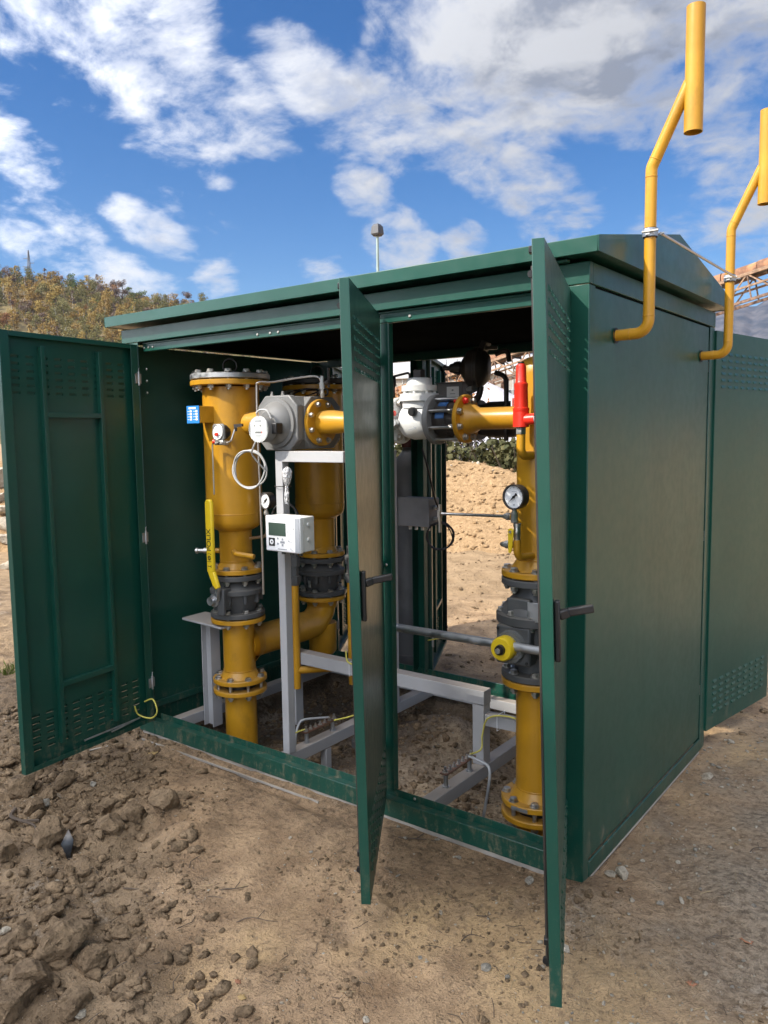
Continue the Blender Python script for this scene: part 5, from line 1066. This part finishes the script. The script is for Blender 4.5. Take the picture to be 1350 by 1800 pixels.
single('plastic_wrap', fl, M['film'], 'crumpled clear film bag tied to the grey meter stand', 'plastic wrap', loc=(-1.52, .1, 1.27), smooth=20)
single('cable_tie', MB().torus((-1.553, .137, 1.355), (0, .05, 1), .0385, .0022, 24, 5), M['black'], 'black cable tie round the grey meter stand', 'cable tie', loc=(-1.553, .137, 1.355))
for i, (x, y, z, lb) in enumerate(((-1.50, .567, .385, 'white cable tie round the low bridge left of the middle door'), (-.64, .575, .282, 'white cable tie round the short beam by the outlet column'))): single('cable_tie', MB().tube([(x, y-.036, z-.036), (x, y+.036, z-.036), (x, y+.036, z+.036), (x, y-.036, z+.036)], .002, 5, closed=True), M['dial'], lb, 'cable tie', loc=(x, y, z))
# -- vent pipes on the right wall
def vent(y, label):
    e = thing('vent_pipe', label, 'vent pipe', (0, y, 1.93), 'yellow vent pipes'); r = .0195
    part('pipe', MB().tube(fillet([(-.04, y, 1.928), (.113, y, 1.93), (.113, y, 2.475), (.232, y, 2.72)], .045, 8), r, 24), Y, e)
    for p, a in (((.05, y, 1.929), (1, 0, 0)), ((.113, y, 1.985), (0, 0, 1)), ((.113, y, 2.445), (0, 0, 1)), ((.126, y, 2.502), (.43, 0, .9))): part('weld_seam', MB().torus(p, a, r, .0016, 24, 6), Y, e)
    R = .0295; part('cap_tube', MB().lathe((.247, y, 2.560), ZU, [(0, R), (.390, R), (.390, R-.003), (0, R-.003)], 36, False, False).add(*(lambda n: ([(.247+R*math.cos(6.2832*(i+.5)/n)*k, y+R*math.sin(6.2832*(i+.5)/n)*k, 2.56) for k in (1, .9) for i in range(n)], [(i, (i+1) % n, n+(i+1) % n, n+i) for i in range(n)]))(36)), Y, e)
    part('wall_sleeve', MB().lathe((.0006, y, 1.928), (-1, 0, 0), [(0, .0275), (.0004, .0275)], 28), M['ink'], e); return e
va = vent(.245, 'tall yellow vent pipe at the front of the right wall'); vb = vent(1.305, 'yellow vent pipe at the rear of the right wall, cut by the frame')
cl = thing('pipe_brace', 'steel brace rod with two clamps tying the vent pipes together', 'brace', (.113, .775, 2.255))
part('rod', MB().tube([(.140, .27, 2.262), (.140, 1.285, 2.262)], .0052, 10), M['steel_tube'], cl)
for y in (.245, 1.305):
    c_ = part('clamp', MB().lathe((.113, y, 2.249), ZU, [(0, .0255), (.026, .0255)], 28), M['galv'], cl); part('clamp_lining', MB().lathe((.113, y, 2.2465), ZU, [(0, .0235), (.031, .0235)], 28), M['rubber'], c_)
    for s in (-1, 1): part('clamp_ear', MB().box(.105, .121, y+s*.024-.004*0-.006, y+s*.024+.012-.006, 2.251, 2.273), M['galv'], c_, .001); part('clamp_screw', MB().cyl((.095, y+s*.03, 2.262), (.150, y+s*.03, 2.262), .004, n=8), M['bolt'], c_)
# -- gas cylinder behind the cabinet
gc = thing('gas_cylinder', 'dark grey gas cylinder with maroon cap standing behind the cabinet', 'gas cylinder', (-2.015, 1.80, 0))
part('bottle', MB().lathe((-2.015, 1.80, -.02), ZU, [(0, .10), (.01, .108), (.1, .11), (1.30, .11), (1.38, .10), (1.44, .08), (1.48, .05), (1.50, .036), (1.54, .034)], 36), M['cyl_grey'], gc); part('foot_ring', MB().torus((-2.015, 1.80, .10), ZU, .109, .004, 32, 6), M['cyl_grey'], gc); part('cap', MB().lathe((-2.015, 1.80, 1.50), ZU, [(0, .042), (.12, .04), (.16, .03), (.17, .01)], 20), M['maroon'], gc)
single('ground_stub', MB().lathe((-1.585, .72, -.25), ZU, [(0, .045), (.14, .045), (.142, .05), (.18, .05), (.182, .044), (.30, .042), (.305, .03)], 20), M['meter_grey'], 'grey pipe stub rising from the dark soil under the bridge', 'pipe stub', loc=(-1.585, .72, -.25))
# ------------------------------------------------------------------ clods, stones and litter on the ground
def rock_mesh(name, seed, sub, rough, mat, facet=0, flat=1.0):
    bm = bmesh.new(); bmesh.ops.create_icosphere(bm, subdivisions=sub, radius=1); r = np.random.default_rng(seed); off = r.random(3)*50
    pl = [(Vector(r.normal(size=3)).normalized(), .50+.36*r.random()) for _ in range(facet)]
    for v in bm.verts:
        p = v.co.copy()
        for n, d in pl:
            k = p.dot(n)
            if k > d: p -= n*(k-d)*.97
        q = np.array(p)*1.3+off; n1 = fbm(np.array([q[0]+q[2]*.7]), np.array([q[1]-q[2]*.6]), 4, .6)[0]; q2 = q*3.7; n2 = fbm(np.array([q2[0]-q2[2]]), np.array([q2[1]+q2[2]*.8]), 3, .6)[0]
        p *= 1+rough*1.6*n1+rough*.8*n2; p.z *= flat; v.co = p
    me = bpy.data.meshes.new(name); bm.to_mesh(me); bm.free(); me.materials.append(mat); me.polygons.foreach_set('use_smooth', [True]*len(me.polygons)); me.set_sharp_from_angle(angle=rad(38 if facet else 60)); return me
CL = [rock_mesh('earth_clod', 20+i, 4, .30, M['clod'], 15, .8) for i in range(7)]
PB = [rock_mesh('pebble', 50+i, 2, .25, M['stone'], 7, .55) for i in range(4)]; PG = [rock_mesh('pebble', 60+i, 2, .25, M['stone_grey'], 7, .5) for i in range(3)]
BD = [rock_mesh('boulder', 70+i, 3, .3, M['stone'], 9, .7) for i in range(3)]
def place(name, me, x, y, s, label, cat, group, sink=.3, z=None):
    zz = (surf(x, y) if z is None else z)
    o = obj(name, me, None, None, (x, y, zz+s*(.55-sink)), (rng.uniform(-.4, .4), rng.uniform(-.4, .4), rng.uniform(0, 6.28))); k = rng.uniform(.75, 1.3); o.scale = (s*k, s/k, s*rng.uniform(.75, 1.05)); return tag(o, label, cat, group)
def blocked(x, y, m=.03): return (-CW-m < x < m and -m < y < CD+m)
CLAB = ['big brown clod just below the outer corner of the left door', 'small clod right of the outer corner of the left door', 'broken clod under the lower edge of the left door', 'small clod below the big one at the left door corner', 'thick flat clod in the middle of the broken clump', 'upper clod of the broken clump in front of the left door', 'right-hand clod in the broken clump in front of the left door', 'large clod ending the broken clump toward the left opening', 'small clod on the upper side of the broken clump', 'small crumbly clod at the right tip of the broken clump', 'large clod left of the black plastic scrap', 'clod right above the black plastic scrap', 'clod at the left picture edge beside the black scrap', 'rounded clod at the right border of the churned soil', 'largest earth lump low in the left foreground', 'clod beside the largest lump in the left foreground', 'big clod near the bottom left corner', 'clod at the left picture edge above the bottom corner', 'clod above the largest lump in the left foreground', 'big clod at the very bottom left corner', 'clod at the bottom edge right of the left corner', 'small clod lying alone right of the churned soil', 'clod beyond the outer edge of the left door', 'clod at the left picture edge beyond the left door', 'clod half hidden under the bottom of the left door']
# big clods at the spots where the photograph shows them, then a scatter over the churned strip
for i, (u, v, s) in enumerate(((35, 1390, .085), (85, 1405, .04), (110, 1380, .06), (60, 1425, .05), (195, 1460, .075), (185, 1425, .06), (235, 1440, .055), (290, 1415, .075), (255, 1395, .045), (320, 1405, .035), (85, 1475, .075), (140, 1480, .045), (10, 1500, .06), (150, 1615, .05), (110, 1670, .10), (160, 1700, .06), (60, 1730, .08), (30, 1660, .06), (85, 1610, .05), (20, 1780, .09), (130, 1770, .06), (210, 1650, .035), (30, 1330, .06), (10, 1350, .05), (70, 1350, .05))):
    p = hit(u, v); place('earth_clod', CL[i % 7], p.x, p.y, s, CLAB[i], 'earth clod', 'large earth clods', .35)
n = 0
while n < 120:
    x = rng.uniform(-3.2, -.5); y = rng.uniform(-1.9, .2)
    if .78*x+1.1*y > -1.86+rng.uniform(-.2, .15) or blocked(x, y): continue
    s = .010+.028*rng.random()**2.5; place('earth_clod', rng.choice(CL), x, y, s, 'small brown clod of earth in the churned soil at the left', 'earth clod', 'small earth clods', .3); n += 1
lab = {0: 'pale stone lying on the bare soil', 1: 'grey green stone lying on the bare soil'}
for i, (u, v, s, k) in enumerate(((1096, 1540, .032, 0), (1073, 1541, .022, 0), (1101, 1524, .009, 0), (1130, 1517, .011, 0), (1160, 1590, .014, 1), (1198, 1588, .013, 0), (1110, 1587, .012, 0), (1243, 1369, .028, 0), (1264, 1352, .014, 1), (1243, 1400, .013, 1), (1191, 1418, .012, 1), (1192, 1519, .010, 0), (993, 1671, .020, 0), (853, 1705, .018, 1), (775, 1608, .009, 0), (590, 1573, .007, 0), (713, 1475, .014, 1), (769, 1478, .011, 1), (805, 1510, .013, 1), (738, 1685, .008, 1), (1105, 1610, .008, 0), (1215, 1400, .010, 0), (1285, 1306, .02, 0), (1340, 1215, .02, 0), (100, 1553, .013, 0), (165, 1380, .02, 1), (80, 1420, .032, 1), (700, 1455, .012, 1), (930, 1555, .02, 1), (510, 1475, .008, 0), (8, 1640, .022, 0), (140, 1790, .02, 0), (1150, 1500, .008, 0), (1230, 1440, .007, 0), (1300, 1480, .007, 0), (1180, 1450, .009, 1))):
    p = hit(u, v); place('pebble', (PG if k else PB)[i % 3], p.x, p.y, s, lab[k], 'stone', lab[k].split(' lying')[0]+'s', .2)
for x, y, q in ((.05, -.06, .022), (.09, -.02, .015), (.03, -.11, .018), (-.03, -.08, .014), (.12, .05, .012), (-.12, -.07, .013), (.07, .14, .010), (-.3, -.06, .012), (-.62, -.05, .013), (-1.15, -.07, .012), (-1.7, -.06, .015), (-2.1, -.08, .017)):
    place('earth_clod', rng.choice(CL), x, y, q, 'small crumbly clod lying against the foot of the cabinet', 'earth clod', 'clods along the cabinet foot', .25)
n = 0
while n < 60:
    x = rng.uniform(-1.2, 1.6); y = rng.uniform(-1.3, 2.4)
    if blocked(x, y): continue
    k = int(rng.random() < .4); place('pebble', rng.choice(PG if k else PB), x, y, .004+.009*rng.random()**2, lab[k], 'stone', lab[k].split(' lying')[0]+'s', .2); n += 1
for i, (u, v, s) in enumerate(((3, 850, .28), (10, 905, .17), (14, 955, .14), (2, 930, .2), (5, 880, .15), (16, 1000, .1))):
    p = hit(u, v); place('boulder', BD[i % 3], p.x, p.y, s, 'pale boulder at the foot of the sand heap beyond the left door', 'boulder', 'pale boulders by the sand heap', .3)
def scatter(name, n, fn, smin, smax, mat, label, nz=None, sub=1, jit=.6, pw=4):
    """uncountable crumbs as one mesh"""
    bm = bmesh.new(); bmesh.ops.create_icosphere(bm, subdivisions=sub, radius=1); V = np.array([v.co for v in bm.verts]); F = np.array([[q.index for q in f.verts] for f in bm.faces]); bm.free()
    P = fn(n); n = len(P); s = smin+(smax-smin)*nrng.random(n)**pw; ax = s[:, None]*(.7+.6*nrng.random((n, 3))); ax[:, 2] *= .7
    an = nrng.random(n)*6.28; c, sn = np.cos(an), np.sin(an); W_ = V[None]*ax[:, None]*(1+jit*(nrng.random((n, len(V), 1))-.5)*2); X = W_[..., 0]*c[:, None]-W_[..., 1]*sn[:, None]; Y_ = W_[..., 0]*sn[:, None]+W_[..., 1]*c[:, None]
    Z = np.array(P[:, 2])+s*.2; v = np.stack([X+P[:, :1], Y_+P[:, 1:2], W_[..., 2]+Z[:, None]], -1).reshape(-1, 3); f = (F[None]+(np.arange(n)*len(V))[:, None, None]).reshape(-1, 3)
    me = bpy.data.meshes.new(name); me.vertices.add(len(v)); me.vertices.foreach_set('co', v.ravel()); me.loops.add(f.size); me.polygons.add(len(f)); me.loops.foreach_set('vertex_index', f.ravel()); me.polygons.foreach_set('loop_start', np.arange(0, f.size, 3)); me.update(calc_edges=True); me.validate()
    o = obj(name, me, mat); return tag(o, label, None, None, 'stuff')
def inside(x, y, m=.0): return (x > -CW-m) & (x < m) & (y > -m) & (y < CD+m)
def zone_left(n):
    x = nrng.uniform(-3.6, -.4, n*4); y = nrng.uniform(-1.9, .3, n*4); k = (.78*x+1.1*y < -1.75+nrng.normal(0, .12, n*4)) & ~inside(x, y, .02); x, y = x[k][:n], y[k][:n]; return np.stack([x, y, gh(x, y)], -1)
def zone_right(n):
    x = nrng.uniform(.0, 2.0, n*2); y = nrng.uniform(-.9, 3.2, n*2); k = ~inside(x, y, .01) & (nrng.random(n*2) < sstep(-.35, .25, fbm(x*2+2, y*2, 4)*2.2)); x, y = x[k][:n], y[k][:n]; return np.stack([x, y, gh(x, y)], -1)
def zone_front(n):
    x = nrng.uniform(-2.4, 1.4, n*2); y = nrng.uniform(-1.8, .0, n*2); k = ~inside(x, y, .01) & (nrng.random(n*2) < sstep(-.15, .25, fbm(x*2.5+9, y*2.5, 4)*2)); x, y = x[k][:n], y[k][:n]; return np.stack([x, y, gh(x, y)], -1)
def zone_pit(n):
    x = nrng.uniform(-2.4, -.1, n); y = nrng.uniform(.08, 1.4, n); return np.stack([x, y, gh(x, y)], -1)
def zone_back(n):
    x = nrng.uniform(-7, 1.2, n*2); y = nrng.uniform(1.65, 7, n*2); z = np.maximum(gh(x, y), heap(x, y)); return np.stack([x, y, z], -1)[:n]
def zone_heap(n):
    x = nrng.uniform(-13, -2, n); y = nrng.uniform(3.5, 9.5, n); h_ = heap(x, y); k = h_ > .0; return np.stack([x, y, h_], -1)[k]
scatter('earth_crumbs', 5200, zone_left, .004, .028, M['crumb'], 'loose crumbs of brown earth in the churned soil at the left')
scatter('earth_crumbs', 6500, zone_front, .0015, .010, M['crumb'], 'fine crumbs of soil scattered before the cabinet')
scatter('earth_crumbs', 2600, zone_pit, .004, .026, M['crumb'], 'loose soil crumbs inside the cabinet')
scatter('gravel', 2600, zone_right, .0015, .008, M['stone'], 'pale grit strewn on the soil right of the cabinet'); scatter('gravel', 1300, zone_right, .002, .009, M['stone_grey'], 'grey grit strewn on the soil right of the cabinet')
scatter('gravel', 1500, zone_front, .0012, .005, M['stone'], 'pale grit in the soil before the cabinet'); scatter('gravel', 900, zone_pit, .002, .012, M['stone_grey'], 'grit on the soil inside the cabinet')
scatter('earth_crumbs', 3000, zone_back, .005, .028, M['crumb'], 'soil crumbs on the yard behind the cabinet'); scatter('sand_crumbs', 14000, zone_heap, .006, .04, M['sand'], 'sandy lumps on the ochre heap'); scatter('gravel', 260, zone_heap, .01, .04, M['stone'], 'pale stones on the ochre heap')
def sticks(name, n, fn, L0, L1, r, mat, label):
    P = fn(n); mb = MB()
    for p in P:
        g = rng.uniform(0, 6.28); L = rng.uniform(L0, L1); d = Vector((math.cos(g), math.sin(g), rng.uniform(-.1, .25)))*L; a = Vector(p)+Vector((0, 0, r)); mb.tube([a, a+d*.5+Vector((rng.uniform(-.2, .2)*L, rng.uniform(-.2, .2)*L, 0)), a+d], r, 4)
    tag(obj(name, mb.mesh(name, None, 0), mat), label, None, None, 'stuff')
sticks('straw', 170, zone_front, .008, .05, .0009, M['straw'], 'bits of straw trodden into the soil'); sticks('rootlets', 200, zone_front, .01, .06, .0012, M['twig'], 'dark rootlets and stalks in the soil'); sticks('straw', 120, zone_right, .008, .05, .001, M['straw'], 'bits of straw on the soil right of the cabinet'); sticks('rootlets', 260, zone_left, .02, .09, .0015, M['twig'], 'fine roots among the clods at the left')
# litter
def leaf(name, u, v, s, mat, label):
    p = hit(u, v); e = MB(); poly = [(0, -1.1), (.3, -.6), (.75, -.5), (.5, -.1), (.9, .25), (.45, .35), (.35, .8), (0, 1.1), (-.3, .7), (-.5, .4), (-.95, .3), (-.5, -.05), (-.7, -.5), (-.25, -.6)]
    vs = [(a*s, b*s, s*(.18*abs(a)+.25*b*b*rng.uniform(.3, 1))) for a, b in poly]+[(0, 0, 0)]; e.add(vs, [(i, (i+1) % 14, 14) for i in range(14)])
    o = obj(name, e.mesh(name, None, 60), mat, None, (p.x, p.y, p.z+s*.15), (rng.uniform(-.2, .2), rng.uniform(-.2, .2), rng.uniform(0, 6))); m = o.modifiers.new('thick', 'SOLIDIFY'); m.thickness = .0006; return tag(o, label, 'leaf')
leaf('dry_leaf', 1312, 1656, .024, M['leaf_litter'], 'reddish brown dry oak leaf at the right edge of the soil'); leaf('dry_leaf', 268, 1327, .03, M['leaf_litter2'], 'tan dry leaf near the foot of the left door'); leaf('dry_leaf', 1215, 1731, .016, M['leaf_litter'], 'small reddish leaf bottom right on the soil'); leaf('dry_leaf', 425, 1755, .014, M['leaf_litter2'], 'yellowish leaf scrap near the bottom edge'); leaf('dry_leaf', 418, 1727, .012, M['leaf_litter'], 'orange leaf scrap near the bottom edge'); leaf('dry_leaf', 1295, 1485, .014, M['leaf_litter2'], 'small yellow leaf on grey gravel at the right')
def twig(u0, v0, u1, v1, r, label, bend=.25):
    a, b = hit(u0, v0), hit(u1, v1); d = b-a; nrm = Vector((-d.y, d.x, 0)); pts = [a.lerp(b, t)+nrm*bend*math.sin(t*5+u0)*.4+Vector((0, 0, r+.002+.008*math.sin(t*math.pi))) for t in (0, .25, .5, .75, 1)]; mb = MB().tube(spline(pts, 4), [r*(1-.04*i) for i in range(17)], 6)
    q = pts[2]; mb.tube([q, q+d*.18+nrm*.25+Vector((0, 0, .006))], r*.6, 5); single('twig', mb, M['twig'], label, 'twig', loc=tuple(a))
twig(385, 1570, 440, 1560, .0028, 'dark twig on the soil below the left opening'); twig(415, 1625, 490, 1618, .0022, 'thin curved twig on the soil'); twig(700, 1475, 765, 1482, .0035, 'pale twig beside stones under the sill', .1); twig(810, 1655, 850, 1648, .0022, 'small twig between the open doors'); twig(1245, 1655, 1290, 1645, .002, 'thin stalk beside the reddish leaf'); twig(840, 1610, 865, 1625, .002, 'tiny dark twig near the right door'); twig(1320, 1500, 1348, 1490, .002, 'thin twig at the right edge'); twig(225, 1560, 265, 1590, .003, 'dark root bit in the soil')
twig(35, 1425, 48, 1475, .009, 'thick pale root sticking out of the clods', .4)
def scrap():
    p = hit(120, 1500); mb = MB(); pts = [(-.04, 0, -.02), (.0, -.01, .0), (.045, 0, -.015), (.04, .02, .07), (.005, .005, .10), (-.03, .015, .075)]; mb.add(pts+[(.005, -.025, .045)], [(i, (i+1) % 6, 6) for i in range(6)])
    o = obj('plastic_scrap', mb.mesh('plastic_scrap', None, 15), M['plastic_scrap'], None, p, (0, 0, -.5)); m = o.modifiers.new('thick', 'SOLIDIFY'); m.thickness = .002; tag(o, 'torn black plastic scrap stuck among the clods', 'plastic scrap')
scrap()
def strip(u0, v0, u1, v1, w, label, h=.004):
    a, b = hit(u0, v0), hit(u1, v1); a.z += h; b.z += h; o = obj('metal_strip', MB().bar(a, b, w, h).mesh('metal_strip', None, 40), M['strip']); tag(o, label, 'strip')
strip(250, 1302, 560, 1414, .006, 'pale edging strip half buried along the sill', .010); strip(418, 1362, 452, 1376, .016, 'short grey strip lying on the edging'); strip(150, 1322, 190, 1312, .014, 'grey strip of sheet under the left door'); strip(0, 1262, 14, 1270, .014, 'pale strip of sheet beyond the left door')
def tuft(u, v, label):
    p = hit(u, v); mb = MB()
    for k in range(70):
        a = rng.uniform(0, 6.28); r0 = rng.uniform(0, .10); L = rng.uniform(.04, .11); b = Vector((math.cos(a)*r0, math.sin(a)*r0, -.01)); tp = b+Vector((rng.uniform(-.05, .05), rng.uniform(-.05, .05), L)); w = Vector((rng.uniform(-1, 1), rng.uniform(-1, 1), 0)).normalized()*.003
        mb.add([b-w, b+w, b.lerp(tp, .6)+w*.7+Vector((0, 0, .01)), tp], [(0, 1, 2), (0, 2, 3)])
    tag(obj('grass_tuft', mb.mesh('grass_tuft', None, 0), M['grass'], None, p), label, 'grass')
tuft(12, 1185, 'small grass tuft beyond the left door')
# ------------------------------------------------------------------ the air between here and the mountains
def make_haze():
    mb = MB().box(-3300, 3300, -1200, 4300, -40, 580); o = obj('haze', mb.mesh('haze', None, 0), None); t = bpy.data.materials.new('thin_haze'); t.use_nodes = True; n = t.node_tree.nodes; n.clear()
    out = n.new('ShaderNodeOutputMaterial'); v = n.new('ShaderNodeVolumePrincipled'); v.inputs['Color'].default_value = (.50, .68, 1, 1); v.inputs['Density'].default_value = .00006; v.inputs['Anisotropy'].default_value = .2
    t.node_tree.links.new(v.outputs[0], out.inputs['Volume']); o.data.materials.append(t); o['kind'] = 'stuff'; o['label'] = 'thin bluish haze over the valley'
make_haze()
